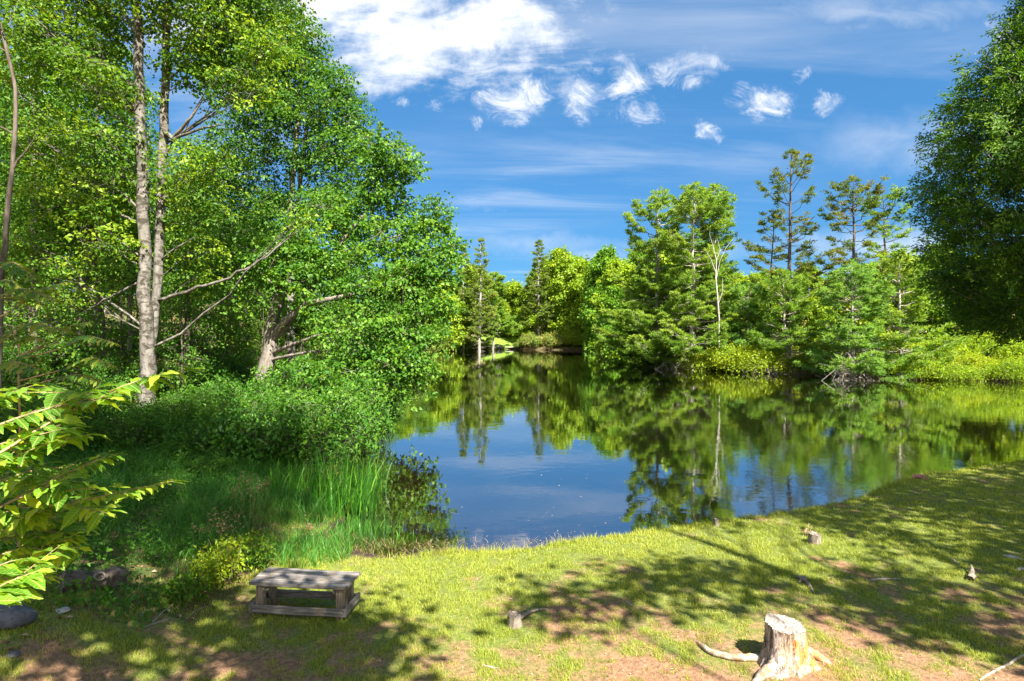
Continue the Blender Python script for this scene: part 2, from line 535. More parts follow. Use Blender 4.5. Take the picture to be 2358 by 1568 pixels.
# ground -----------------------------------------------------------
def ground_mat():
    m, w, out = new_mat('ground_soil')
    tc = w.node('ShaderNodeTexCoord'); P = tc.outputs['Object']
    g = lambda k: w.node('ShaderNodeAttribute', attribute_name=k).outputs['Fac']
    n1 = w.noise(P, 2.2, 8, .65); n2 = w.noise(P, 18, 6, .7); n3 = w.noise(P, 70, 4, .7)
    turf = w.mix(w.ramp(n2, .35, .65), (.085, .125, .020), (.18, .205, .045))
    turf = w.mix(w.ramp(n3, .5, .7), turf, (.20, .19, .07))
    soil = w.mix(w.ramp(n2, .3, .7), (.15, .080, .044), (.34, .195, .115))
    soil = w.mix(w.ramp(n3, .58, .72), soil, (.50, .33, .22))
    sm = w.ramp(w.math('ADD', g('soil'), w.math('MULTIPLY', w.math('SUBTRACT', w.math('ADD', n2, n3), 1.0), .7)), .25, .80)
    lawn = w.mix(sm, turf, soil)
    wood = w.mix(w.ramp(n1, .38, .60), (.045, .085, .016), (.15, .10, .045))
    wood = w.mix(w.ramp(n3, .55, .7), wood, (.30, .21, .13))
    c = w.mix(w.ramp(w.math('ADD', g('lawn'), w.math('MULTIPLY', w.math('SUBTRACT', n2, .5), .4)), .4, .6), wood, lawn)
    meadow = w.mix(w.ramp(n1, .4, .6), (.11, .21, .025), (.20, .27, .04))
    c = w.mix(g('meadow'), c, meadow)
    mudn = w.mix(w.ramp(n2, .4, .65), (.035, .024, .017), (.095, .064, .044))
    c = w.mix(g('mud'), c, mudn)
    bed = w.mix(w.ramp(n1, .35, .65), (.035, .024, .018), (.085, .054, .038))
    c = w.mix(g('bed'), c, bed)
    c = w.mix(g('deep'), c, (.012, .013, .007))  # dark muck towards the middle; colour also stands in for light absorbed by water
    pb = w.node('ShaderNodeBsdfPrincipled')
    w.put(pb.inputs['Base Color'], c)
    pb.inputs['Roughness'].default_value = .95
    pb.inputs['Specular IOR Level'].default_value = .15
    bp = w.node('ShaderNodeBump'); bp.inputs['Strength'].default_value = .8; bp.inputs['Distance'].default_value = .03
    w.put(bp.inputs['Height'], w.math('ADD', n2, w.math('MULTIPLY', n3, .5)))
    w.l.new(bp.outputs[0], pb.inputs['Normal'])
    w.l.new(pb.outputs[0], out.inputs[0])
    return m


def soil_value(x, y):
    """bare reddish soil: 0 none .. 1 bare"""
    v = fbm(x, y, 0.75, 5, 31.0) * .6 + fbm(x, y, 3.2, 4, 3.0) * .4
    near = 1 - sstep(y + .15 * np.abs(x - 2), 6.2, 9.6)
    return np.clip((v - .5) * 2.8 + .16 + near * .34 * sstep(x, -.8, 1.6) + near * .20 + .22 * (1 - sstep(x, -2.5, -.5)) * (1 - sstep(y, 6.2, 7.4)), 0, 1)


def build_ground():
    xs = np.unique(np.concatenate([np.linspace(-700, -70, 30), np.linspace(-70, -9, 90), np.linspace(-9, 18, 330), np.linspace(18, 70, 90), np.linspace(70, 700, 30)]))
    ys = np.unique(np.concatenate([np.linspace(-300, -10, 12), np.linspace(-10, 3.5, 24), np.linspace(3.5, 19, 240), np.linspace(19, 140, 180), np.linspace(140, 1200, 36)]))
    X, Y = np.meshgrid(xs, ys)
    Z = terrain(X, Y)
    S = signed(X, Y)
    nx, ny = len(xs), len(ys)
    i = np.arange(ny - 1)[:, None] * nx; j = np.arange(nx - 1)[None]
    F = np.stack([i + j, i + j + 1, i + nx + j + 1, i + nx + j], -1).reshape(-1, 4)
    V = np.stack([X, Y, Z], -1).reshape(-1, 3)
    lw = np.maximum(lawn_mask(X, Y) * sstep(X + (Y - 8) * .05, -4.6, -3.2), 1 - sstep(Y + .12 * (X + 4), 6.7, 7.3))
    mudz = np.exp(-(((X + 2.6) / 1.5) ** 2 + ((Y - 10.7) / .85) ** 2) * 1.2)
    mud = np.clip(sstep(mudz, .18, .6) + (1 - sstep(S, .02, .35)) * (S > -0.3), 0, 1)
    mud = mud * np.where((S > 0.8) & (mudz < .2), 0, 1)
    meadow = np.exp(-(((X + 3.5) / 5.5) ** 2 + ((Y - 130) / 9.0) ** 2))
    meadow = np.maximum(meadow, .0)
    bed = (S < -.1).astype(float)
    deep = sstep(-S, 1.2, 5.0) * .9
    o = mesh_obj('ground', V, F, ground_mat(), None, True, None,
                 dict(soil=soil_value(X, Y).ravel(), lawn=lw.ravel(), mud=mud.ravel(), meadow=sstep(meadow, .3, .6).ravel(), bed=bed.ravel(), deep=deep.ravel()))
    tag(o, 'grassy lawn, wooded bank and muddy bed around the pond', 'ground', kind='structure')


build_ground()


def build_water():
    m, w, out = new_mat('pond_water')
    tc = w.node('ShaderNodeTexCoord'); P = tc.outputs['Object']
    n1 = w.noise(w.mapping(P, scale=(1, 1.25, 1)), 1.1, 3, .5, .2)
    n2 = w.noise(P, 5.5, 3, .55)
    calm = w.ramp(w.noise(P, .16, 2, .5), .38, .62, .35, 1.0)
    sep = w.node('ShaderNodeSeparateXYZ'); w.put(sep.inputs[0], P)
    # a breeze ruffles the right hand arm of the pond
    br = w.math('MULTIPLY', w.ramp(sep.outputs[0], 2.0, 9.0), w.ramp(sep.outputs[1], 30.0, 12.0))
    h = w.math('ADD', w.math('MULTIPLY', n1, .55), w.math('MULTIPLY', n2, w.math('ADD', .14, w.math('MULTIPLY', br, .22))))
    h = w.math('MULTIPLY', h, calm)
    bp = w.node('ShaderNodeBump'); bp.inputs['Strength'].default_value = 1.0; bp.inputs['Distance'].default_value = .0075
    w.put(bp.inputs['Height'], h)
    fr = w.node('ShaderNodeFresnel'); fr.inputs['IOR'].default_value = 1.333
    w.l.new(bp.outputs[0], fr.inputs['Normal'])
    fac = w.math('POWER', fr.outputs[0], .36)
    fac = w.math('MINIMUM', fac, .93)
    gl = w.node('ShaderNodeBsdfGlossy'); gl.inputs['Roughness'].default_value = .012
    gl.inputs['Color'].default_value = (.97, .98, .98, 1)
    w.l.new(bp.outputs[0], gl.inputs['Normal'])
    tr = w.node('ShaderNodeBsdfTransparent'); tr.inputs[0].default_value = (.58, .52, .44, 1)
    mx = w.node('ShaderNodeMixShader')
    w.put(mx.inputs[0], fac)
    w.l.new(tr.outputs[0], mx.inputs[1]); w.l.new(gl.outputs[0], mx.inputs[2])
    w.l.new(mx.outputs[0], out.inputs[0])
    V = np.array([(-24, 8, 0), (66, 8, 0), (66, 127, 0), (-24, 127, 0)], float)
    o = mesh_obj('pond_water', V, np.array([[0, 1, 2, 3]]), m)
    tag(o, 'still dark pond water mirroring trees and blue sky', 'water', kind='structure')


build_water()


# ------------------------------------------------------------------ broadleaf trees
def in_ball(n, power=.45):
    v = unit(rng.normal(size=(n, 3)))
    return v * (rng.random((n, 1)) ** power)


def foliage(C, per, spread, leaf, flat=.35, outward=None, up=.9, var0=None, wl=.8, fold=.22):
    """leaves scattered round every cluster centre C; returns V,F,var"""
    n = len(C)
    N = n * per
    idx = np.repeat(np.arange(n), per)
    # each spray is a tilted disc
    ax = unit(rng.normal(0, .45, (n, 3)) + np.array([0, 0, 1.0]) + (0 if outward is None else outward * .35))
    off = unit(rng.normal(0, 1, (N, 3))) * (rng.random((N, 1)) ** .45) * 1.75 * spread
    comp = (off * ax[idx]).sum(1, keepdims=True)
    off = off - ax[idx] * comp * (1 - flat)
    P = C[idx] + off
    P[:, 2] -= .12 * np.linalg.norm(off[:, :2], axis=1)
    Nn = unit(ax[idx] * up + rng.normal(0, .55, (N, 3)))
    T = unit(off * .8 + rng.normal(0, .6, (N, 3)) * spread - np.array([0, 0, .35]) * spread)
    L = leaf * rng.uniform(.55, 1.45, N) * (.8 + .4 * rng.random(n))[idx]
    V, F = leaf_quads(P, T, Nn, L, L * wl, fold)
    cv = rng.random(n) if var0 is None else var0
    var = np.clip(cv[idx] * .68 + rng.random(N) ** 1.4 * .40, 0, 1)
    return V, F, var


DENS = 1.75


class Crown:
    def __init__(s):
        s.V = []; s.F = []; s.v = []; s.n = 0

    def add(s, V, F, var):
        s.V.append(V); s.F.append(F + s.n); s.v.append(var); s.n += len(V)

    def build(s, name, mat, parent):
        return mesh_obj(name, np.concatenate(s.V), np.concatenate(s.F), mat, parent, False, np.concatenate(s.v))


def arc(a, b, sag=0.0, n=6, wob=.03):
    a = np.array(tuple(a), float); b = np.array(tuple(b), float)
    t = np.linspace(0, 1, n)[:, None]
    L = np.linalg.norm(b - a)
    P = a + (b - a) * t
    P[:, 2] += (sag * L * 4 * t * (1 - t))[:, 0]
    P[1:-1] += rng.normal(0, wob * L, (n - 2, 3))
    return P


def path_near(paths, c, below=.75):
    """point on the trunks from which a limb to c would start"""
    best = None
    for P, Rr in paths:
        for k in range(len(P) - 1):
            for t in (0, .33, .66):
                q = P[k] * (1 - t) + P[k + 1] * t
                hd = math.hypot(c[0] - q[0], c[1] - q[1])
                want = c[2] - hd * below
                sc = abs(q[2] - want) + .35 * hd
                if best is None or sc < best[0]:
                    best = (sc, q, Rr[k] * (1 - t) + Rr[k + 1] * t)
    return best[1], best[2]


def lobed_tree(name, root, paths, lobes, mat_leaf, mat_bark, leaf=.09, per=22, spread=.28, dens=9.0, flat=.35,
               label=None, cat='tree', group=None, sides=8, limb_sides=5, shell=.45, extra_limbs=(), wl=.8, trunk_smooth=True, twig_r=.006):
    """root: world base point. paths: [(points,radii)] in world. lobes: [(x,y,z,rx,ry,rz)] in world."""
    e = empty(name, root, 0, label, cat, group)
    r0 = np.array(tuple(root))
    tb = Tubes(); cr = Crown()
    loc = []
    for P, Rr in paths:
        P = np.array([tuple(p) for p in P], float) - r0
        Rr = np.array(Rr, float)
        # resample for a slightly uneven stem
        k = max(10, int(np.linalg.norm(P[-1] - P[0]) / .7))
        t = np.linspace(0, 1, len(P)); tt = np.linspace(0, 1, k)
        Q = np.stack([np.interp(tt, t, P[:, i]) for i in range(3)], 1)
        Q[1:-1] += rng.normal(0, .22, (k - 2, 3)) * np.interp(tt, t, Rr)[1:-1, None]
        RR = np.interp(tt, t, Rr) * rng.uniform(.94, 1.06, k)
        tb.add(Q, RR, sides)
        loc.append((Q, RR))
    for P, Rr in extra_limbs:
        P = np.array([tuple(p) for p in P], float) - r0
        k = len(P) * 4; t = np.linspace(0, 1, len(P)); tt = np.linspace(0, 1, k)
        Q = np.stack([np.interp(tt, t, P[:, i]) for i in range(3)], 1)
        Q[1:-1] += rng.normal(0, .012, (k - 2, 3)) * np.linalg.norm(P[-1] - P[0])*.4
        tb.add(Q, np.interp(tt, t, Rr), 6)
    for lb in lobes:
        c = np.array(lb[:3], float) - r0; rr = np.array(lb[3:6], float)
        dk = lb[6] if len(lb) > 6 else 1.0
        q, qr = path_near(loc, c)
        ndir = c - q; L = np.linalg.norm(ndir)
        lr = min(qr * .45, .007 * L + .010)
        limb = arc(q, c + unit(ndir) * rr.mean() * .3, -.05 if rr[2] < 1 else .04, 7, .022)
        tb.add(limb, np.linspace(lr, lr * .3, 7), limb_sides)
        n = max(3, int(dens * dk * DENS * (rr[0] * rr[1] * rr[2]) ** (2 / 3) * 3))
        B = in_ball(n, shell)
        B *= (1 + .30 * (rng.random((n, 1)) - .4))
        C = c + B * rr
        # secondary limbs: bundle the clusters
        m = max(2, n // 7)
        heads = c + in_ball(m, .5) * rr * .75
        st = limb[rng.integers(2, 6, m)]
        tb.twigs(st, heads, lr * .45 + .004, lr * .2 + .003, .12, 4)
        dd = ((C[:, None] - heads[None]) ** 2).sum(2).argmin(1)
        hp = heads[dd]
        tb.twigs(hp, C, twig_r * 1.3, twig_r * .6, .12, 2)
        V, F, var = foliage(C, per, spread, leaf, flat, unit(B + 1e-6), wl=wl)
        cr.add(V, F, var)
    tb.build('trunk', mat_bark, e, trunk_smooth)
    cr.build('crown', mat_leaf, e)
    return e


def px_lobes(items, jit=0.0):
    """(px, py, depth, rpx[, density]) -> world ellipsoids"""
    out = []
    for it in items:
        px, py, d, r = it[:4]
        p = at(px, py, d); q = r / FOC * d
        out.append((p.x, p.y, p.z, q, q * 1.05, q * .82) + ((it[4],) if len(it) > 4 else ()))
    return out


def auto_lobes(h, base, rad, n, top=.35, squash=.62):
    out = []
    for i in range(n):
        t = (i + rng.random()) / n
        z = base + (h - base) * t
        prof = math.sin(min(1, (t + .12) / 1.12) * math.pi) ** .6 * (1 - top * t)
        a = i * 2.4 + rng.random()
        rr = rad * prof * rng.uniform(.45, .85)
        q = rad * rng.uniform(.30, .48) * (1 - .3 * t)
        out.append((math.cos(a) * rr, math.sin(a) * rr, min(z, h - q * squash), q, q, q * squash))
    return out


def auto_tree(name, h, base, rad, n, mat_leaf, mat_bark, leaf, per, spread, dens, r0=.16, lean=(0, 0), label='', cat='tree', group=None, top=.35, flat=.35, fork=False, squash=.62):
    P = [(0, 0, -.4), (lean[0] * .3, lean[1] * .3, h * .3), (lean[0] * .8, lean[1] * .8, h * .6), (lean[0], lean[1], h * .93)]
    paths = [(P, [r0 * 1.25, r0, r0 * .65, r0 * .15])]
    if fork:
        paths.append(([(lean[0] * .2, lean[1] * .2, h * .22), (rad * .25, rad * .1, h * .5), (rad * .4, rad * .15, h * .85)], [r0 * .7, r0 * .5, r0 * .12]))
    L = auto_lobes(h, base, rad, n, top, squash)
    L = [(a + lean[0] * (c / h), b + lean[1] * (c / h), c, *r) for a, b, c, *r in L]
    return lobed_tree(name, (0, 0, 0), paths, L, mat_leaf, mat_bark, leaf, per, spread, dens, flat, label, cat, group, 6, 4)


def place(proto, used, x, y, s=1.0, rz=0.0, label=None, group=None, sz=None, sink=.05):
    o = proto if not used.get(proto.name) else copy_tree(proto)
    used[proto.name] = True
    o.location = (x, y, tz(x, y) - sink)
    o.rotation_euler = (0, 0, rz)
    o.scale = (s, s, sz or s)
    if label: o['label'] = label
    if group: o['group'] = group
    elif 'group' in o and o is not proto: pass
    return o


USED = {}

# ---- the pale twin-stem tree at left --------------------------------
def twin_tree():
    b = at(339, 935, 21); b.z = tz(b.x, b.y)
    d = 21
    A = [at(339, 940, d), at(340, 800, d), at(336, 600, d), at(328, 400, d), at(322, 200, d), at(314, 0, d), at(305, -200, d), at(300, -400, d)]
    A[0].z = b.z - .3
    B = [at(350, 800, d + .3), at(364, 650, d + .5), at(372, 450, d + .6), at(377, 300, d + .7), at(383, 150, d + .8), at(388, 0, d + .8), at(396, -200, d + .8), at(400, -360, d + .8)]
    paths = [(A, [.31, .24, .21, .19, .165, .14, .10, .04]), (B, [.12, .155, .16, .155, .14, .12, .09, .03])]
    limbs = [([at(366, 690, d + .4), at(450, 665, d), at(530, 640, d - .3), at(600, 600, d - .5), at(700, 525, d - .6)], [.07, .06, .05, .04, .015]),
             ([at(378, 300, d + .6), at(398, 320, d + .4), at(440, 270, d), at(470, 225, d)], [.10, .08, .05, .02]),
             ([at(398, 320, d + .4), at(450, 300, d), at(520, 285, d)], [.06, .045, .015]),
             ([at(322, 210, d), at(260, 160, d - .4), at(180, 110, d - .8), at(60, 60, d - 1)], [.08, .06, .04, .012]),
             ([at(326, 270, d), at(250, 215, d + .5), at(160, 160, d + .8), at(60, 130, d + 1)], [.08, .05, .03, .012]),
             ([at(330, 100, d), at(280, 20, d), at(250, -60, d)], [.07, .05, .02]),
             ([at(336, 640, d), at(300, 660, d), at(240, 690, d), at(190, 720, d)], [.05, .045, .03, .012]),
             ([at(368, 600, d + .5), at(400, 575, d + .3), at(450, 545, d)], [.05, .035, .012])]
    L = px_lobes([
        (60, 50, 20, 110), (170, 90, 21, 110), (230, 180, 20, 95), (90, 130, 22, 90), (20, 190, 21, 55, .6), (240, 60, 22, 100), (120, 340, 21, 85, .8), (60, 300, 22, 70, .7),
        (230, 320, 20, 90, .9), (400, 40, 22.4, 75, .8), (470, 60, 21, 100), (560, 60, 22, 110), (620, 110, 21, 70), (470, 160, 22, 90), (560, 200, 21, 80), (440, 130, 21.6, 60),
        (430, 400, 21, 85), (340, 470, 22.8, 75, .8), (250, 430, 21, 90, .9), (130, 450, 21, 90, .9), (450, 480, 22, 70, .9), (510, 370, 22, 60, .7),
        (300, -80, 20, 140), (480, -80, 21, 140), (120, -60, 21, 130), (600, -40, 22, 110), (300, -250, 21, 180), (480, -260, 21, 160),
        (240, 560, 20.5, 80, .8), (440, 580, 22.4, 70, .8), (60, 560, 21, 80, .8), (700, 510, 20.4, 45, .5), (440, 640, 22.5, 45, .6), (180, 650, 21, 55, .6)])
    lobed_tree('tree', b, paths, L, M['leaf_light'], M['bark_pale'], leaf=.13, per=30, spread=.40, dens=5.2, flat=.14,
               label='tall tree with two pale mottled stems rising side by side out of the frame', limb_sides=5, extra_limbs=limbs, sides=12)


twin_tree()


# ---- tall dark green tree behind the maple ---------------------------
def tall_tree():
    d = 33
    x = col_x(672, d); b = Vector((x, d, tz(x, d)))
    P1 = [(x, d, b.z - .3), at(668, 600, d), at(672, 430, d), at(684, 300, d), at(700, 120, d), at(690, -40, d)]
    P2 = [at(672, 620, d + .3), at(690, 440, d + .3), at(704, 300, d + .3), at(740, 170, d + .3)]
    L = px_lobes([(650, 20, 33, 60), (600, 60, 33, 80), (690, 90, 33, 60), (700, 140, 33, 70), (640, 150, 32.5, 80), (760, 190, 33, 60), (800, 225, 33, 48), (815, 290, 32.5, 55),
                  (740, 260, 32, 75), (660, 260, 33, 80), (600, 240, 34, 80), (820, 340, 33, 55), (770, 350, 32, 70), (700, 370, 33, 65, .8), (640, 350, 34, 60, .7), (560, 330, 34, 80),
                  (540, 150, 35, 90), (580, 430, 34, 80, .8), (790, 430, 32, 70), (640, 480, 33, 60, .8), (720, 480, 33, 60, .8), (500, 400, 35, 70, .8), (470, 520, 34, 80), (560, 540, 34, 80)])
    lobed_tree('tree', b, [(P1, [.24, .2, .17, .14, .08, .02]), (P2, [.12, .14, .11, .03])], L, M['leaf_tall'], M['bark_grey'], leaf=.16, per=30, spread=.44, dens=4.6, flat=.22,
               label='tall deep green tree whose round top rises behind the leaning maple')


tall_tree()


# ---- leaning maple on the left bank -----------------------------------
def maple():
    d = 26
    x = col_x(613, d); b = Vector((x, d, tz(x, d)))
    T = [(x, d, b.z - .4), at(622, 800, d), at(632, 730, d), at(646, 660, d), at(658, 610, d), at(672, 560, d)]
    A = [at(622, 790, d), at(655, 742, d - .4), at(700, 705, d - .8), at(750, 690, d - 1.2), at(840, 672, d - 1.6), at(930, 640, d - 2)]
    B = [at(628, 780, d), at(668, 740, d - .2), at(720, 660, d), at(760, 590, d + .3), at(850, 480, d + .5), at(900, 400, d + .6)]
    C = [at(620, 815, d), at(680, 790, d - .8), at(760, 765, d - 1.5), at(850, 750, d - 2), at(940, 770, d - 2.2)]
    D = [at(616, 830, d), at(700, 812, d - 1), at(790, 800, d - 1.8), at(880, 830, d - 2.2), at(950, 870, d - 2.4)]
    E = [at(760, 590, d + .3), at(860, 560, d), at(960, 530, d - .3), at(1010, 480, d - .3)]
    paths = [(T, [.42, .32, .28, .22, .13, .05]), (A, [.16, .17, .14, .11, .07, .02]), (B, [.16, .15, .12, .09, .05, .02]),
             (C, [.09, .08, .06, .04, .015]), (D, [.08, .06, .05, .03, .012]), (E, [.07, .05, .04, .015])]
    L = px_lobes([(905, 345, 26, 45), (940, 385, 26, 42), (885, 395, 26.5, 60), (850, 330, 27, 40, .8), (880, 450, 27, 70), (1000, 470, 26, 36), (1012, 520, 26, 42), (960, 530, 26, 60), (1030, 575, 25.5, 38),
                  (985, 600, 25, 62), (900, 560, 26, 80), (1015, 640, 25.2, 45), (930, 660, 24.6, 75), (850, 640, 25, 85), (810, 520, 27, 80), (760, 600, 26, 85), (740, 480, 27.5, 70),
                  (960, 730, 24.4, 62), (880, 745, 24, 75), (800, 760, 24, 80, .8), (925, 800, 24, 62), (960, 852, 23.8, 40), (850, 830, 23.8, 62), (905, 865, 23.6, 42), (935, 880, 23.5, 26), (785, 845, 23.6, 50, .8),
                  (690, 640, 25, 70, .8), (680, 560, 26, 75), (620, 590, 25, 75, .85), (560, 650, 25, 75, .8), (740, 700, 25.5, 60, .6), (560, 560, 27, 80), (500, 610, 26, 70, .8), (700, 740, 27, 60, .6), (1045, 600, 25.2, 24), (1055, 560, 25.6, 20), (985, 845, 23.6, 34), (1000, 770, 24, 40), (965, 905, 23.2, 22), (890, 900, 23, 30), (1020, 700, 24.6, 38), (760, 872, 21.5, 50), (830, 900, 21.8, 42), (690, 855, 22.5, 50), (900, 840, 23, 50), (945, 830, 23.2, 42)])
    lobed_tree('maple_tree', b, paths, L, M['leaf_maple'], M['bark_maple'], leaf=.145, per=32, spread=.38, dens=5.2, flat=.17,
               label='broad leaning maple with sunlit grey limbs reaching over the water', extra_limbs=(), wl=.95, sides=10)


maple()

# ---- slim leaning pale stem at far left --------------------------------
def slim_tree():
    d = 16
    x = col_x(-8, d)
    b = Vector((x, d, tz(x, d)))
    T = [(x, d, b.z - .3), at(4, 600, d), at(16, 520, d), at(24, 420, d), at(33, 320, d), at(39, 222, d), at(24, 150, d), at(8, 90, d), at(-30, -60, d), at(-40, -160, d)]
    L = px_lobes([(-60, 60, 16, 90, .6), (-50, -80, 16, 110, .8), (30, -90, 16, 90, .8), (-120, 200, 16, 90)])
    lobed_tree('tree', b, [(T, [.09, .07, .064, .06, .055, .05, .045, .04, .03, .015])], L, M['leaf_light'], M['bark_dark'], leaf=.10, per=18, spread=.24, dens=8, flat=.3,
               label='thin bent grey trunk at the far left edge, left of the twin-stem tree',
               extra_limbs=[([at(26, 400, d), at(40, 370, d), at(62, 345, d), at(84, 310, d)], [.035, .03, .02, .008])])


slim_tree()

# ---- wood on the left bank ------------------------------------------------
wood_a = auto_tree('tree', 15, 3.2, 3.6, 24, M['leaf_wood'], M['bark_dark'], .18, 28, .55, 2.9, .17, (.5, .2), 'x', top=.3)
wood_b = auto_tree('tree', 17, 4.2, 3.4, 24, M['leaf_wood'], M['bark_grey'], .18, 28, .55, 2.9, .14, (-.6, .2), 'x', top=.3, fork=True)
wood_c = auto_tree('tree', 12, 1.6, 3.3, 22, M['leaf_light'], M['bark_dark'], .18, 28, .55, 2.8, .13, (.9, -.3), 'x', top=.3, fork=True)
wood_d = auto_tree('tree', 16, 6.5, 3.4, 20, M['leaf_wood'], M['bark_dark'], .18, 28, .55, 2.6, .17, (.9, .2), 'x', top=.3, fork=True)
sap = auto_tree('young_tree', 6.5, .7, 2.3, 16, M['leaf_wood'], M['bark_dark'], .12, 18, .34, 5.0, .05, (.3, 0), 'x', top=.3)

WOOD = [  # px column, depth, proto, scale, label
    (178, 27, wood_d, 1.0, 'dark upright trunk in the wood, first left of the twin-stem tree'),
    (75, 25, wood_d, .95, 'dark forked trunk leaning right near the left edge of the wood'),
    (240, 30, wood_d, 1.0, 'crooked dark tree leaning right just behind the twin-stem tree'),
    (300, 34, wood_b, 1.0, None), (20, 33, wood_d, 1.05, None), (120, 38, wood_a, 1.1, None), (430, 36, wood_d, .9, None),
    (500, 42, wood_d, .85, None), (575, 38, wood_c, 1.0, None), (215, 44, wood_b, 1.0, None), (360, 48, wood_a, .95, None), (-60, 30, wood_a, 1.1, None), (-80, 42, wood_b, 1.1, None),
    (60, 50, wood_c, 1.2, None), (640, 50, wood_b, .85, None), (690, 44, wood_c, .9, None), (450, 56, wood_b, .95, None), (540, 60, wood_a, .9, None), (280, 60, wood_a, 1.0, None), (150, 62, wood_b, 1.0, None),
    (760, 55, wood_c, .95, None), (820, 62, wood_a, .8, None), (700, 66, wood_b, .8, None), (0, 66, wood_a, 1.1, None), (380, 72, wood_c, 1.2, None), (600, 78, wood_a, 1.0, None), (480, 84, wood_b, 1.0, None),
    (860, 72, wood_c, .95, None), (910, 82, wood_a, .8, None), (780, 86, wood_b, .85, None), (950, 95, wood_c, .9, None), (880, 100, wood_a, .9, None), (240, 84, wood_b, 1.1, None), (80, 90, wood_a, 1.2, None)]
def wood_region(px, d):
    a = 'far left' if px < 130 else 'left of the twin-stem tree' if px < 340 else 'between the twin-stem tree and the maple' if px < 620 else 'behind the maple crown'
    b = 'just behind the first trunks' if d < 45 else 'halfway back' if d < 70 else 'at the back'
    return a, b


for i, (px, d, pr, s, lb) in enumerate(WOOD):
    if lb is None:
        a_, b_ = wood_region(px, d)
        place(pr, USED, col_x(px, d), d, s, i * 1.9, 'slim tree %s, %s' % (a_, b_), 'trees deep in the wood, %s %s' % (a_, b_))
        continue
    place(pr, USED, col_x(px, d), d, s, i * 1.9, lb or 'slim trunk with bright leaves deep in the shaded wood on the left bank', None if lb else 'trees deep in the wood on the left bank')
SAPS = [(110, 22, 1.0), (420, 24, .8), (470, 29, .9), (520, 31, 1.0), (40, 20, .9), (280, 26, .9), (600, 34, .9), (-20, 27, 1.1), (690, 36, .9), (200, 34, 1.1), (400, 40, 1.1), (760, 42, .9), (840, 52, 1.0), (890, 62, 1.0), (560, 46, 1.0), (320, 42, 1.0), (140, 50, 1.2)]
for i, (px, d, s) in enumerate(SAPS):
    a_ = wood_region(px, d)[0]; place(sap, USED, col_x(px, d), d, s, i * 2.3, 'leafy young tree filling a gap in the wood, %s' % a_, 'young trees in the wood, ' + a_)


# ------------------------------------------------------------------ conifers
def needles(C, D, n, L, W, up=.55, spread=.8):
    """tufts of narrow blades at C heading along D"""
    N = len(C) * n
    idx = np.repeat(np.arange(len(C)), n)
    T = unit(D[idx] * .7 + rng.normal(0, spread, (N, 3)) * np.array([1, 1, .6]) + np.array([0, 0, up]))
    P = C[idx] + rng.normal(0, L * .25, (N, 3)) * np.array([1, 1, .45])
    Nn = unit(rng.normal(0, 1, (N, 3)) + np.array([0, 0, .6]))
    l = L * rng.uniform(.7, 1.25, N)
    V, F = leaf_quads(P, T, Nn, l, W, .1)
    return V, F, idx


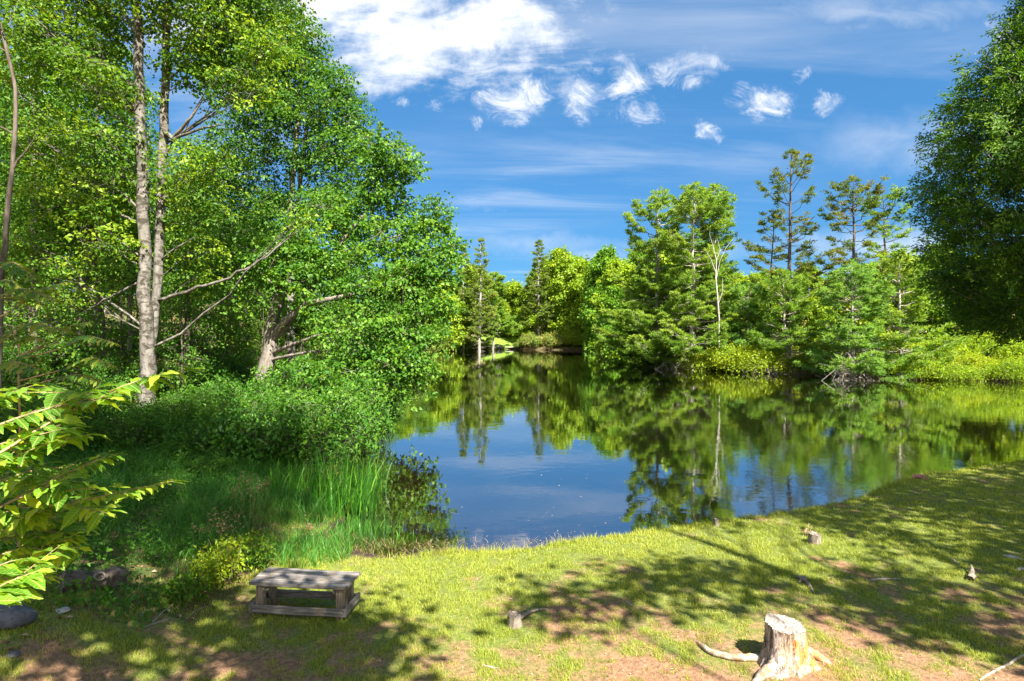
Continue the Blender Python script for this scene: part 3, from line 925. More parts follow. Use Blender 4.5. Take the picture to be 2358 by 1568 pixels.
def pine(name, h, base, rad, mat_leaf, mat_bark, whorl=.62, nb=5, dens=1.0, r0=.22, lean=(0, 0), gap=0.0, dead=14, top_round=False, tuftL=.34, tuftW=.085, tufts=7, lift=.16,
         label='', group=None, plate=.85, clump=False, cat='pine tree', irregular=.35):
    e = empty(name, (0, 0, 0), 0, label, cat, group)
    tb = Tubes(); cr = Crown()
    lean = np.array([lean[0], lean[1]])
    zs = np.linspace(-.4, h, 14)
    Q = np.stack([lean[0] * (zs / h) ** 1.3 * (zs > 0) if False else lean[0] * np.clip(zs / h, 0, 1) ** 1.3, lean[1] * np.clip(zs / h, 0, 1) ** 1.3, zs], 1)
    Q[1:-1, :2] += rng.normal(0, .05, (12, 2))
    RR = r0 * (1 - np.clip(zs / h, 0, 1)) ** .8 + .02
    tb.add(Q, RR, 7)
    tp = lambda z: np.array([np.interp(z, zs, Q[:, 0]), np.interp(z, zs, Q[:, 1]), z])
    z = base
    while z < h - .25:
        t = (z - base) / (h - base)
        if top_round: prof = (1 - t ** 3.3) * (.75 + .25 * math.sin(t * 9 + 1))
        else: prof = (1 - t) ** .8 * (.85 + .15 * math.sin(t * 17)) + .06
        k = nb if t < .85 else max(3, nb - 1)
        a0 = rng.random() * 6.28
        for i in range(k):
            if rng.random() < gap: continue
            L = rad * prof * rng.uniform(1 - irregular, 1 + irregular * .5)
            if L < .25: L = .25
            a = a0 + i * 6.283 / k + rng.normal(0, .25)
            q = tp(z + rng.uniform(-.15, .15))
            el = lift + .75 * t ** 2 * (1.2 if top_round else .8) + rng.normal(0, .08)
            dr = np.array([math.cos(a), math.sin(a), 0.0])
            n = 7; s = np.linspace(0, 1, n)[:, None]
            P = q + dr * s * L * math.cos(el) + np.array([0, 0, 1.0]) * (s * L * math.sin(el) - .10 * L * np.sin(s * 3.0) + .10 * L * s ** 3)
            P[1:] += rng.normal(0, .025 * L, (n - 1, 3))
            br = min(.012 * L + .012, .06)
            tb.add(P, np.linspace(br, br * .25, n), 4)
            # side twigs in the branch plane carrying tufts
            m = max(4, int(L * 6.0 * dens))
            u = rng.uniform(.30 if not clump else .5, 1.0, m) ** .8
            base_p = np.stack([np.interp(u, s[:, 0], P[:, j]) for j in range(3)], 1)
            side = np.array([-dr[1], dr[0], 0]); sg = rng.choice([-1, 1], m)
            sl = L * .30 * plate * (1.15 - u) * rng.uniform(.5, 1.2, m) + .16
            ends = base_p + (side * sg[:, None] * .85 + dr * .55) * sl[:, None] + np.array([0, 0, 1.0]) * (rng.normal(.02, .06, m) * sl)[:, None]
            tb.twigs(base_p, ends, .009, .004, .05, 1)
            kk = np.maximum(1, (sl / .20).astype(int))
            CC = []; DD = []
            for bp_, en, q_ in zip(base_p, ends, kk):
                tt = np.linspace(.35, 1, q_ + 1)[:, None]
                CC.append(bp_ + (en - bp_) * tt); DD.append(np.repeat(unit(en - bp_)[None], q_ + 1, 0))
            CC = np.concatenate(CC); DD = np.concatenate(DD)
            V, F, idx = needles(CC, DD, tufts, tuftL, tuftW)
            bv = rng.random() * .45
            cr.add(V, F, np.clip(bv + rng.random(len(F)) * .4 + .15 * np.clip((CC[idx][:, 2] - q[2]) / .5, -1, 1), 0, 1))
        z += whorl * rng.uniform(.7, 1.3)
    # bare lower branches
    if dead:
        zz = rng.uniform(.6, base + (h - base) * .35, dead); a = rng.random(dead) * 6.28
        A = np.stack([tp(v) for v in zz]); L = rng.uniform(.25, .75, dead) * rad
        B = A + np.stack([np.cos(a) * L, np.sin(a) * L, rng.normal(-.05, .15, dead) * L], 1)
        tb.twigs(A, B, .022, .006, .12, 4)
        k = rng.integers(0, dead, dead * 4); u = rng.uniform(.3, 1, (dead * 4, 1))
        A2 = A[k] + (B[k] - A[k]) * u
        B2 = A2 + rng.normal(0, .35, (dead * 4, 3)) * np.array([1, 1, .5])
        tb.twigs(A2, B2, .009, .003, .12, 2)
    tb.build('trunk', mat_bark, e)
    cr.build('crown', mat_leaf, e)
    return e


def hgt(py, d, x):
    return CAMZ + (PY0 - py) / FOC * d - tz(x, d)


def put(e, px, d, rz=0.0, top=None, h=None, sx=1.0):
    x = col_x(px, d)
    e.location = (x, d, tz(x, d) - .05)
    e.rotation_euler = (0, 0, rz)
    s = hgt(top, d, x) / h if top else 1.0
    e.scale = (s * sx, s * sx, s)
    return e


# the big white pines on the point
p1 = put(pine('pine_tree', 20, 1.2, 6.5, M['needle_pine'], M['bark_pine'], .80, 7, 1.0, .28, (.4, 0), .24, 60, True, lift=.06, plate=1.05, label='largest white pine with layered pale green boughs, its grey trunk showing to the water'), 1592, 61, .4, 418, 20)
p2 = put(pine('pine_tree', 19, 2.0, 6.4, M['needle_pine'], M['bark_pine'], .84, 6, .95, .22, (-.6, 0), .2, 40, True, lift=.08, plate=1.05, label='white pine with rounded shoulder forming the left side of the pine cluster'), 1512, 65, 1.4, 436, 19)
p3 = put(pine('pine_tree', 20, 3.0, 5.0, M['needle_pine'], M['bark_pine'], .66, 5, .85, .20, (.3, 0), .1, 30, True, label='narrow white pine closing the right side of the pine cluster'), 1650, 63, 2.2, 420, 20)
p4 = put(pine('pine_tree', 9, .4, 5.2, M['needle_pine'], M['bark_pine'], .5, 5, 1.1, .12, (-.3, 0), .05, 16, True, label='low spreading pine with golden tips leaning left over the water'), 1492, 66, 1.0, 640, 9)

# sparse tall pines on the right
s1 = put(pine('pine_tree', 21, 7.0, 5.2, M['needle_sparse'], M['bark_dark'], .9, 4, .75, .24, (.2, 0), .22, 26, True, tufts=6, lift=.3, clump=True, plate=.8, label='tallest gaunt pine with sparse tufted limbs against the sky'), 1818, 58, .3, 345, 21)
s2 = put(pine('pine_tree', 18, 6.0, 5.0, M['needle_sparse'], M['bark_dark'], .85, 4, .8, .22, (.1, 0), .15, 24, True, tufts=6, lift=.15, clump=True, plate=.9, label='gaunt pine with a dark bunched top, second tallest on the right bank'), 1966, 55, 1.1, 402, 18)
s3 = put(pine('pine_tree', 15, 5.0, 2.9, M['needle_sparse'], M['bark_dark'], .8, 4, .7, .12, (-.5, 0), .3, 20, True, tufts=6, clump=True, label='slender thin pine just left of the tallest gaunt pine'), 1772, 60, 2.0, 482, 15)
s4 = put(pine('pine_tree', 16, 6.0, 4.4, M['needle_pine'], M['bark_dark'], .8, 4, .8, .16, (.5, 0), .12, 18, True, tufts=6, clump=True, label='flat-topped pine beside the dark cedar, right of the bunched-top pine'), 2045, 56, 3.0, 440, 16)
# lower full pines below them
l1 = put(pine('pine_tree', 9.5, .5, 4.9, M['needle_blue'], M['bark_pine'], .80, 6, 1.1, .16, (0, 0), .16, 40, True, plate=1.0, label='bushy blue-green pine with dead grey lower branches dipping to the water'), 1962, 49.5, .6, 612, 9.5)
l2 = put(pine('pine_tree', 8.5, .6, 4.2, M['needle_pine'], M['bark_pine'], .78, 5, 1.05, .13, (.4, 0), .18, 24, True, plate=1.0, label='feathery light pine between the yellow shrub and the blue-green pine'), 1810, 55, 1.9, 622, 8.5)
l3 = put(pine('pine_tree', 9, .7, 4.2, M['needle_pine'], M['bark_pine'], .78, 5, 1.1, .13, (.2, 0), .08, 24, True, plate=1.0, label='soft yellow-green pine tucked beside the dark cedar'), 2075, 50, 2.9, 585, 9)
l4 = put(pine('pine_tree', 7, .6, 3.4, M['needle_blue'], M['bark_pine'], .5, 5, 1.1, .12, (.2, 0), .08, 24, True, plate=1.0, label='small pine right of the pine cluster, behind the yellow shrub'), 1722, 59, .9, 655, 7)

# bleached dead birch
def dead_tree():
    d = 57.5
    x = col_x(1652, d)
    e = empty('dead_tree', (x, d, tz(x, d)), 0, 'thin bleached white dead tree standing in front of the pine cluster', 'tree')
    r0 = np.array(tuple(e.location))
    tb = Tubes()
    px = lambda a: np.array([tuple(at(*q)) for q in a]) - r0
    tb.add(px([(1655, 800, d), (1656, 735, d), (1652, 680, d), (1648, 640, d), (1650, 600, d), (1640, 560, d)]), [.09, .08, .075, .065, .05, .02], 6)
    tb.add(px([(1648, 650, d), (1658, 600, d), (1672, 570, d), (1692, 545, d)]), [.038, .032, .022, .01], 5)
    tb.add(px([(1648, 625, d), (1636, 595, d), (1624, 575, d)]), [.045, .03, .012], 5)
    tb.add(px([(1654, 700, d), (1664, 670, d), (1664, 640, d)]), [.04, .03, .01], 5)
    tb.add(px([(1650, 600, d), (1658, 575, d), (1652, 550, d)]), [.035, .025, .01], 5)
    tb.add(px([(1640, 560, d), (1634, 540, d), (1636, 520, d)]), [.025, .015, .006], 5)
    tb.build('trunk', M['bark_bleached'], e)


dead_tree()

# far conifers
f1 = put(pine('fir_tree', 23, 4.0, 4.2, M['needle_fir'], M['bark_pine'], .9, 4, .6, .3, (.3, 0), .1, 24, False, tuftL=.50, tuftW=.15, label='tall fir with a narrow twin tip beyond the left end of the pond', cat='fir tree'), 1104, 112, .3, 550, 23)
f2 = put(pine('fir_tree', 21, 5.0, 3.0, M['needle_fir'], M['bark_pine'], .75, 5, .8, .25, (.3, 0), .15, 16, False, tuftL=.50, tuftW=.15, label='fir half hidden behind the leaning maple at the far bank', cat='fir tree'), 1066, 115, 1.3, 562, 21)
f4 = put(pine('pine_tree', 15, 4.0, 4.6, M['needle_pine'], M['bark_pine'], .8, 5, .9, .2, (-.3, 0), .1, 16, True, tuftL=.50, tuftW=.15, label='wide soft pine spreading right of the twin-tipped fir'), 1135, 120, 2.3, 625, 15)
f3 = put(pine('fir_tree', 21, 3.5, 4.6, M['needle_fir'], M['bark_pine'], .85, 4, .7, .3, (.0, 0), .06, 24, False, tuftL=.50, tuftW=.15, label='dark pointed fir rising above the bright maples at the far end', cat='fir tree'), 1240, 126, 1.9, 553, 21)

# far broadleaf trees
FM = {}
far_a = auto_tree('tree', 14, 1.2, 4.2, 26, M['leaf_far'], M['bark_grey'], .36, 22, .5, 3.4, .18, (.2, 0), 'x', top=.35, flat=.5)
far_b = auto_tree('tree', 15, 1.0, 4.0, 26, M['leaf_far_deep'], M['bark_grey'], .36, 22, .5, 3.4, .18, (.1, .3), 'x', top=.3, flat=.55)
far_c = auto_tree('tree', 11, .5, 4.8, 24, M['leaf_far'], M['bark_pale'], .36, 22, .5, 3.4, .14, (-.4, .3), 'x', top=.25, flat=.5, fork=True)
FAR = [  # px, depth, top row, proto, base height of proto, label
    (1188, 134, 650, far_c, 11, 'bright yellow-green maple above the grassy gap'),
    (1290, 128, 572, far_a, 14, 'tall sunlit broadleaf right of the dark pointed fir'),
    (1392, 112, 572, far_b, 15, 'deep green broadleaf standing at the water left of the pine cluster'),
    (1345, 124, 600, far_c, 11, 'spreading light tree between the two taller broadleaf trees at the far end'),
    (1430, 92, 600, far_a, 14, 'broadleaf tucked against the left flank of the pine cluster'),
    (1420, 84, 660, far_b, 15, 'low round green tree overhanging the water at the cove'),
    (1215, 128, 660, far_a, 14, 'small lime-green tree left of the dark pointed fir'),
    (1030, 116, 640, far_c, 11, 'pale green tree behind the rhododendrons of the far left bank'),
    (985, 118, 610, far_b, 15, None), (1150, 150, 648, far_b, 15, None), (1260, 150, 600, far_c, 11, None), (1330, 150, 590, far_b, 15, None), (1400, 140, 585, far_a, 14, None),
    (1480, 110, 560, far_b, 15, None), (1540, 100, 600, far_a, 14, None), (1090, 140, 610, far_a, 14, None), (930, 125, 600, far_a, 14, None), (1185, 165, 648, far_a, 14, None), (1230, 170, 625, far_b, 15, None),
    (1700, 72, 628, far_a, 14, 'bright tree filling the gap right of the pine cluster'),
    (1760, 70, 632, far_c, 11, 'light green tree behind the slender thin pine'),
    (1860, 66, 612, far_a, 14, 'yellow-green tree glowing between the two gaunt pines'),
    (1925, 70, 622, far_b, 15, None), (2000, 66, 612, far_c, 11, None), (2090, 64, 585, far_a, 14, 'sunlit hillside tree seen just left of the dark cedar'),
    (2160, 62, 560, far_b, 15, None), (2250, 60, 590, far_a, 14, None), (2340, 58, 580, far_c, 11, None), (1620, 84, 560, far_b, 15, None), (1560, 88, 560, far_c, 11, None),
    (1660, 95, 610, far_a, 14, None), (1800, 90, 625, far_b, 15, None), (2440, 60, 560, far_a, 14, None), (1740, 95, 628, far_a, 14, None)]
for i, (px, d, top, pr, h0, lb) in enumerate(FAR):
    x = col_x(px, d)
    s = hgt(top, d, x) / h0
    if 'leaf' and lb is None: g = 'broadleaf trees in the second row beyond the pond'
    else: g = None
    if lb is None:
        r_ = 'behind the far left bank' if px < 1160 else 'behind the grassy gap at the far end' if px < 1350 else 'behind the left flank of the pine cluster' if px < 1600 else 'behind the gap right of the pine cluster' if px < 1850 else 'on the slope behind the bunched-top pine' if px < 2150 else 'on the slope behind the dark cedar'
        lb = 'second-row broadleaf tree ' + r_; g = 'second-row trees ' + r_
    o = place(pr, USED, x, d, max(.55, min(1.25, s)) * (1.1 if s > .9 else 1.0), i * 1.7, lb or 'broadleaf tree in the second row beyond the pond', g, sz=s)

# ------------------------------------------------------------------ shrubs
def shrub(name, rad, h, mat, leaf, per, spread, dens, label, n=9, flat=.7, cat='shrub', stems=12, wl=.6, group=None, low=.1):
    L = []
    for i in range(n):
        a = i * 2.4; q = math.sqrt((i + .5) / n) * rad * .7
        zz = h * (low + (.72 - low) * (1 - (q / rad) ** 2) * rng.uniform(.5, 1))
        v = rng.uniform(.55, 1.15)
        L.append((math.cos(a) * q, math.sin(a) * q, zz * rng.uniform(.8, 1.25), rad * .38 * v, rad * .38 * v, h * .26 * v))
    P = []
    for i in range(stems):
        a = rng.random() * 6.28; q = rng.random() * rad * .6
        P.append(([(rng.normal(0, .08 * rad), rng.normal(0, .08 * rad), -.1), (math.cos(a) * q * .5, math.sin(a) * q * .5, h * .35), (math.cos(a) * q, math.sin(a) * q, h * .65)], [.02, .014, .006]))
    return lobed_tree(name, (0, 0, 0), P, L, mat, M['bark_dark'], leaf, per, spread, dens, flat, label, cat, group, 4, 3, shell=.35, wl=wl, twig_r=.003)


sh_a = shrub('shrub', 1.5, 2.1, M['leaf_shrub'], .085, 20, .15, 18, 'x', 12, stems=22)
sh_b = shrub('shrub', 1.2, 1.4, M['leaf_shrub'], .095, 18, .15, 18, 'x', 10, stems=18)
sh_y = shrub('shrub', 2.6, 2.6, M['leaf_yellow'], .15, 18, .30, 9, 'x', 12)
sh_r = shrub('rhododendron', 2.8, 3.0, M['leaf_rhodo'], .20, 16, .34, 7.5, 'x', 12)
sh_p = shrub('rhododendron', 2.8, 2.6, M['leaf_rhodo_pink'], .20, 16, .34, 7.5, 'x', 12)
sh_f = shrub('shrub', 2.4, 2.6, M['leaf_far'], .16, 18, .32, 8, 'x', 12)

SHR = [  # proto, px, depth, scale, label, group
    (sh_a, 728, 15.6, 1.35, 'large dense shrub beside the reeds, hanging over the dark water edge', None),
    (sh_a, 610, 17.5, 1.05, 'broad dark green shrub between the maple trunk and the reeds', None),
    (sh_b, 585, 15.0, 1.25, 'low round shrub with shaded leaves left of the large dense shrub', None),
    (sh_b, 520, 17.8, 1.1, 'leafy shrub right of the twin-stem trunk base', None),
    (sh_a, 455, 19.6, .8, 'small upright shrub touching the right side of the twin-stem trunk base', None),
    (sh_a, 800, 20.0, 1.35, 'shrub under the drooping maple limbs at the water', None),
    (sh_a, 760, 24.0, 1.5, 'shrub behind the reeds beneath the middle of the maple', None),
    (sh_b, 550, 21.0, 1.4, 'shaded shrub at the foot of the leaning maple', None),
    (sh_a, 660, 21.5, 1.3, 'upright shrub in front of the leaning maple trunk', None),
    (sh_a, 850, 29.0, 1.0, None, 'waterside shrubs along the left shore'), (sh_b, 880, 36, 1.5, None, 'waterside shrubs along the left shore'), (sh_a, 895, 46, 1.3, None, 'waterside shrubs along the left shore'),
    (sh_a, 905, 58, 1.5, None, 'waterside shrubs along the left shore'), (sh_a, 925, 74, 1.6, None, 'waterside shrubs along the left shore'),
    (sh_b, 190, 17.0, .8, None, 'undergrowth bushes under the left wood'), (sh_a, 180, 15.0, .9, None, 'undergrowth bushes under the left wood'), (sh_a, 60, 13.0, .9, None, 'undergrowth bushes under the left wood'),
    (sh_b, 380, 25, 1.2, None, 'undergrowth bushes under the left wood'), (sh_a, 240, 23, .9, None, 'undergrowth bushes under the left wood'), (sh_b, 480, 27, 1.2, None, 'undergrowth bushes under the left wood'),
    (sh_a, 130, 26, 1.1, None, 'undergrowth bushes under the left wood'), (sh_a, -20, 19, 1.2, None, 'undergrowth bushes under the left wood'), (sh_b, 560, 30, 1.4, None, 'undergrowth bushes under the left wood'),
    (sh_a, 300, 36, 1.2, None, 'undergrowth bushes under the left wood'), (sh_a, 420, 40, 1.2, None, 'undergrowth bushes under the left wood'), (sh_b, 640, 36, 1.4, None, 'undergrowth bushes under the left wood'),
    (sh_b, 100, 10.0, .75, None, 'undergrowth bushes under the left wood'), (sh_b, 20, 8.5, .7, None, 'undergrowth bushes under the left wood'), (sh_b, 400, 14.0, .7, None, 'undergrowth bushes under the left wood'),
    (sh_a, 405, 16.3, .85, 'leafy upright bush in front of the twin-stem trunk base', None), (sh_a, 300, 14.6, .8, 'bush on the bank left of and below the twin-stem trunk', None), (sh_b, 452, 14.6, .95, 'round weedy bush in the middle of the shaded bank', None), (sh_a, 548, 16.2, 1.0, 'bush filling the bank between the middle bush and the large dense shrub', None),
    (sh_b, 330, 15.2, .6, None, 'undergrowth bushes under the left wood'), (sh_b, 470, 13.0, .5, None, 'undergrowth bushes under the left wood'), (sh_b, 250, 12.2, .55, None, 'undergrowth bushes under the left wood'), (sh_b, 380, 11.3, .4, None, 'undergrowth bushes under the left wood'),
    (sh_r, 1005, 114.5, 2.1, 'tall domed rhododendron with pale new growth at the far left bank', None),
    (sh_r, 1072, 120.0, 1.35, 'smaller rhododendron left of the birch trunk on the far bank', None),
    (sh_r, 965, 111, 1.5, 'rhododendron at the water where the maple hides the far bank', None),
    (sh_p, 1225, 122.0, 1.25, 'long pinkish rhododendron mound right of the grassy gap', None),
    (sh_p, 1280, 121.4, 1.3, 'orange-tipped rhododendron below the tall sunlit broadleaf', None),
    (sh_f, 1338, 120.5, 1.7, 'round green bush at the right end of the rhododendron mound', None),
    (sh_p, 1196, 123.6, .6, 'small rhododendron at the right end of the stony landing', None), (sh_r, 1112, 122.5, .8, 'low rhododendron left of the grassy gap', None), (sh_f, 1310, 121.5, 1.2, 'dark bush at the water between the pink mound and the round bush', None), (sh_f, 1380, 118.8, 1.9, 'bush on the bank just left of the dock', None),
    (sh_f, 1195, 128, .6, 'small bush at the top of the stony landing', None),
    (sh_f, 1415, 107, 1.8, 'bush overhanging the small dock', None),
    (sh_f, 1438, 84, 1.7, 'leafy bush at the mouth of the cove left of the pines', None),
    (sh_y, 1632, 58.2, 1.15, 'golden green shrub spilling to the water below the dead white tree', None),
    (sh_y, 1698, 56.0, 1.35, 'tall yellow shrub on the shore right of the pine cluster', None),
    (sh_y, 1762, 54.2, 1.0, 'low yellow shrub left of the reddish bank', None),
    (sh_f, 1845, 53.5, .75, 'green shrub between the yellow shrubs and the blue-green pine', None),
    (sh_f, 2075, 48.5, .8, 'bush right of the dead grey branches', None),
    (sh_f, 2130, 47.2, .95, 'wide leafy bush on the right shore below the soft pine', None),
    (sh_f, 2200, 46.2, .8, 'low bush on the shore under the left edge of the cedar', None),
    (sh_y, 2255, 47.5, .75, 'bright lime bush on the shore below the middle of the cedar', None),
    (sh_f, 2315, 45.2, .85, 'wide shore bush at the right edge of the photo', None),
    (sh_f, 2400, 45.5, 1.0, None, 'bushes on the right shore beyond the frame edge'),
    (sh_f, 2160, 52, 1.3, None, 'bushes on the slope behind the right shore'), (sh_f, 2280, 52, 1.4, None, 'bushes on the slope behind the right shore'), (sh_f, 1900, 58, 1.3, None, 'bushes on the slope behind the right shore'),
    (sh_f, 1770, 62, 1.4, None, 'bushes on the slope behind the right shore'), (sh_y, 2040, 56, 1.2, None, 'bushes on the slope behind the right shore'), (sh_f, 1560, 70, 1.3, None, 'bushes on the slope behind the right shore'),
    (sh_f, 1500, 76, 1.2, None, 'bushes on the slope behind the right shore'), (sh_f, 2350, 53, 1.5, None, 'bushes on the slope behind the right shore')]
GL = {'waterside shrubs along the left shore': 'waterside shrub on the left shore beyond the maple boughs',
      'undergrowth bushes under the left wood': 'undergrowth bush in the shade under the left wood',
      'bushes on the right shore beyond the frame edge': 'shore bush cut by the right edge of the photo',
      'bushes on the slope behind the right shore': 'bush on the slope behind the shore pines'}
for i, (pr, px, d, s, lb, g) in enumerate(SHR):
    if g and g.startswith('undergrowth'):
        a_ = wood_region(px, d)[0]; b_ = 'near the lawn' if d < 12 else 'on the open bank' if d < 18.5 else 'under the first trees' if d < 28 else 'deeper in the wood'
        place(pr, USED, col_x(px, d), d, s, i * 1.3, 'undergrowth bush %s, %s' % (b_, a_), 'undergrowth bushes %s, %s' % (b_, a_), sink=.12)
        continue
    place(pr, USED, col_x(px, d), d, s, i * 1.3, lb or GL[g], g, sink=.12)


# ------------------------------------------------------------------ cedar at right
def cedar():
    d = 16.5
    x = col_x(2440, d)
    b = Vector((x, d, tz(x, d)))
    e = empty('cedar_tree', b, 0, 'huge dark cedar filling the right edge of the photo, its skirt above the far bushes', 'cedar tree')
    tb = Tubes(); cr = Crown()
    h = 19.0; base = 3.9
    # leader sweeps slightly to the right as it rises
    zs = np.linspace(-.4, h, 12)
    Q = np.stack([.16 * np.maximum(zs - 4, 0), 0 * zs, zs], 1)
    tb.add(Q, .34 * (1 - np.clip(zs / h, 0, 1)) + .03, 9)
    N = 820
    # outline radius (m) by height as seen in the photo
    zz = [3.6, 4.4, 5.0, 6.2, 8.0, 9.9, 12.3, 13.6, 16.0, 18.5]
    ro = [0.8, 2.5, 3.2, 3.6, 3.75, 3.6, 2.7, 1.9, 1.3, .4]
    for i in range(N):
        z = 3.9 + (h - 4.2) * (i + rng.random()) / N
        rad = float(np.interp(z, zz, ro)) * rng.uniform(.80, 1.06)
        a = rng.random() * 6.283
        q = np.array([np.interp(z - rad * .22, zs, Q[:, 0]), 0, z - rad * .22])
        end = np.array([np.interp(z, zs, Q[:, 0]) + math.cos(a) * rad, math.sin(a) * rad, z + rng.normal(0, .15)])
        n = 6; s = np.linspace(0, 1, n)[:, None]
        P = q + (end - q) * s; P[:, 2] += (.16 * rad * s * s - .10 * rad * np.sin(s * 3.14))[:, 0]
        tb.add(P, np.linspace(.03, .008, n), 3)
        m = int(5 + rad * 3.6)
        u = 1 - .62 * rng.random(m) ** 1.6
        c = np.stack([np.interp(u, s[:, 0], P[:, j]) for j in range(3)], 1) + rng.normal(0, .20, (m, 3)) * np.array([1, 1, .8])
        # flat drooping sprays
        per = 30
        idx = np.repeat(np.arange(m), per)
        out = np.array([math.cos(a), math.sin(a), 0.0])
        sd = unit(np.array([out]) + rng.normal(0, .55, (m, 3)) - np.array([0, 0, .35]))
        nr = unit(rng.normal(0, .7, (m, 3)) + np.array([0, 0, .5]))
        lat = unit(np.cross(sd, nr))
        t = rng.random(m * per); w_ = rng.normal(0, 1, m * per) * (.22 - .14 * t)
        PP = c[idx] + sd[idx] * (t * .46)[:, None] + lat[idx] * (w_ * .62)[:, None] + rng.normal(0, .03, (m * per, 3))
        TT = unit(sd[idx] + lat[idx] * np.sign(w_)[:, None] * .7 + rng.normal(0, .25, (m * per, 3)))
        V, F = leaf_quads(PP, TT, nr[idx] + rng.normal(0, .3, (m * per, 3)), .115 * rng.uniform(.6, 1.3, m * per), .042, .1)
        cv = rng.random(m) * .5
        tipy = np.clip((u - .8) * 2, 0, .4)
        cr.add(V, F, np.clip(cv[idx] + tipy[idx] * .6 + rng.random(m * per) * .3, 0, 1))
    tb.build('trunk', M['bark_maple'], e)
    cr.build('crown', M['cedar'], e)


cedar()


# ------------------------------------------------------------------ trees outside the frame that shade the lawn
shade = auto_tree('tree', 16, 6.0, 5.0, 12, M['leaf_maple'], M['bark_grey'], .19, 22, .45, 4.2, .25, (.4, .2), 'x', top=.2)
shade_hi = auto_tree('tree', 26, 16.5, 4.6, 24, M['leaf_maple'], M['bark_grey'], .20, 20, .45, 3.4, .085, (-.8, .6), 'x', top=.2)
for i, (x, y, s) in enumerate([(1.5, -2.6, 1.0), (-2.6, -2.4, 1.0), (-6.4, -.6, 1.0)]):
    place(shade_hi, USED, x, y, s, i * 2.1 + .4, 'very tall tree beside the lawn outside the photo, shading the left bank', 'shade trees beside the lawn')
P_ = [(9.4, 1.2, .2), (9.2, 1.2, 4), (8.8, 1.0, 8), (9.0, 1.0, 15)]
P2_ = [(8.9, 1.1, 7.0), (6.0, -1.2, 8.6), (2.4, -.8, 9.2), (-1.0, .6, 9.3)]
LB_ = [(-2.3, -.6, 9.0, .9, .8, .4, 1.5), (1.9, -.7, 9.1, .8, .7, .4, 1.5), (-1.5, -.1, 9.1, .6, .6, .4, 1.4), (1.3, .2, 9.1, .7, .6, .4, 1.5), (0, -.3, 9.2, .8, .6, .4, .45), (-1.7, .35, 8.8, .9, .6, .4, 1.6), (-.3, .8, 9.0, 1.0, .7, .4, 1.4), (1.0, .7, 9.1, .8, .6, .4, 1.2), (-2.6, 1.1, 8.8, .9, .8, .4, 1.6), (2.0, .0, 9.2, .7, .6, .4, 1.4), (-2.9, .6, 9.0, .8, .8, .5), (5.0, .9, 10.0, .9, .8, .5, 1.2), (6.3, 1.3, 10.2, 1.0, .8, .5, 1.2), (7.6, 1.5, 10.1, .9, .9, .5, 1.2), (-3.0, 1.9, 9.6, .8, .7, .5), (1.2, .0, 9.0, .7, .5, .5), (-1.9, .9, 9.1, .9, .8, .6), (-.6, 1.0, 9.2, 1.0, .9, .6), (.7, 1.05, 9.1, 1.0, .9, .6), (1.6, .9, 9.2, .9, .9, .6)]
LB_ += [(10.3 + a * .9, 2.6 + b * .9, c * .95, d_ * .9, e_ * .9, f_ * .9, .6) for a, b, c, d_, e_, f_ in auto_lobes(16, 6.5, 4.2, 13, .2)]
lobed_tree('tree', (9.4, 1.2, .2), [(P_, [.3, .26, .2, .04]), (P2_, [.07, .05, .035, .01])], LB_, M['leaf_maple'], M['bark_grey'], .17, 24, .36, 6.0, .35,
           'tree right of the camera whose long limb overhangs the near lawn', 'tree', 'shade trees beside the lawn', 7, 4)
for i, (x, y, s) in enumerate([(13.8, 4.4, 1.0), (18, 7.0, 1.1), (22, 10.0, 1.15)]):
    place(shade, USED, x, y, s, i * 1.1 + .4, 'tree beside the lawn outside the photo, casting dappled shade', 'shade trees beside the lawn')


# ------------------------------------------------------------------ blades: grass, reeds, tall grass
def blades(P, H, W, lean, seg=3, droop=.35, az=None):
    """bent tapering strips. P (n,3) roots"""
    n = len(P)
    az = rng.random(n) * 6.283 if az is None else az
    d = np.stack([np.cos(az), np.sin(az), np.zeros(n)], 1)
    fa = az + rng.normal(1.57, .6, n)
    wv = np.stack([np.cos(fa), np.sin(fa), np.zeros(n)], 1)
    t = np.linspace(0, 1, seg + 1)
    H = np.broadcast_to(H, (n,)); W = np.broadcast_to(W, (n,)); lean = np.broadcast_to(lean, (n,)); droop = np.broadcast_to(droop, (n,))
    up = H[:, None] * (t[None] - droop[:, None] * t[None] ** 3 * .5)
    out = H[:, None] * (lean[:, None] * t[None] + droop[:, None] * t[None] ** 2.5)
    C = P[:, None] + d[:, None] * out[..., None] + np.array([0, 0, 1.0]) * up[..., None]
    ww = W[:, None] * (1 - t[None] ** 2 * .95) * .5
    V = np.stack([C - wv[:, None] * ww[..., None], C + wv[:, None] * ww[..., None]], 2)  # n,seg+1,2,3
    base = np.arange(n)[:, None] * (seg + 1) * 2; i = np.arange(seg)[None] * 2
    F = np.stack([base + i, base + i + 1, base + i + 3, base + i + 2], -1).reshape(-1, 4)
    return V.reshape(-1, 3), F, seg


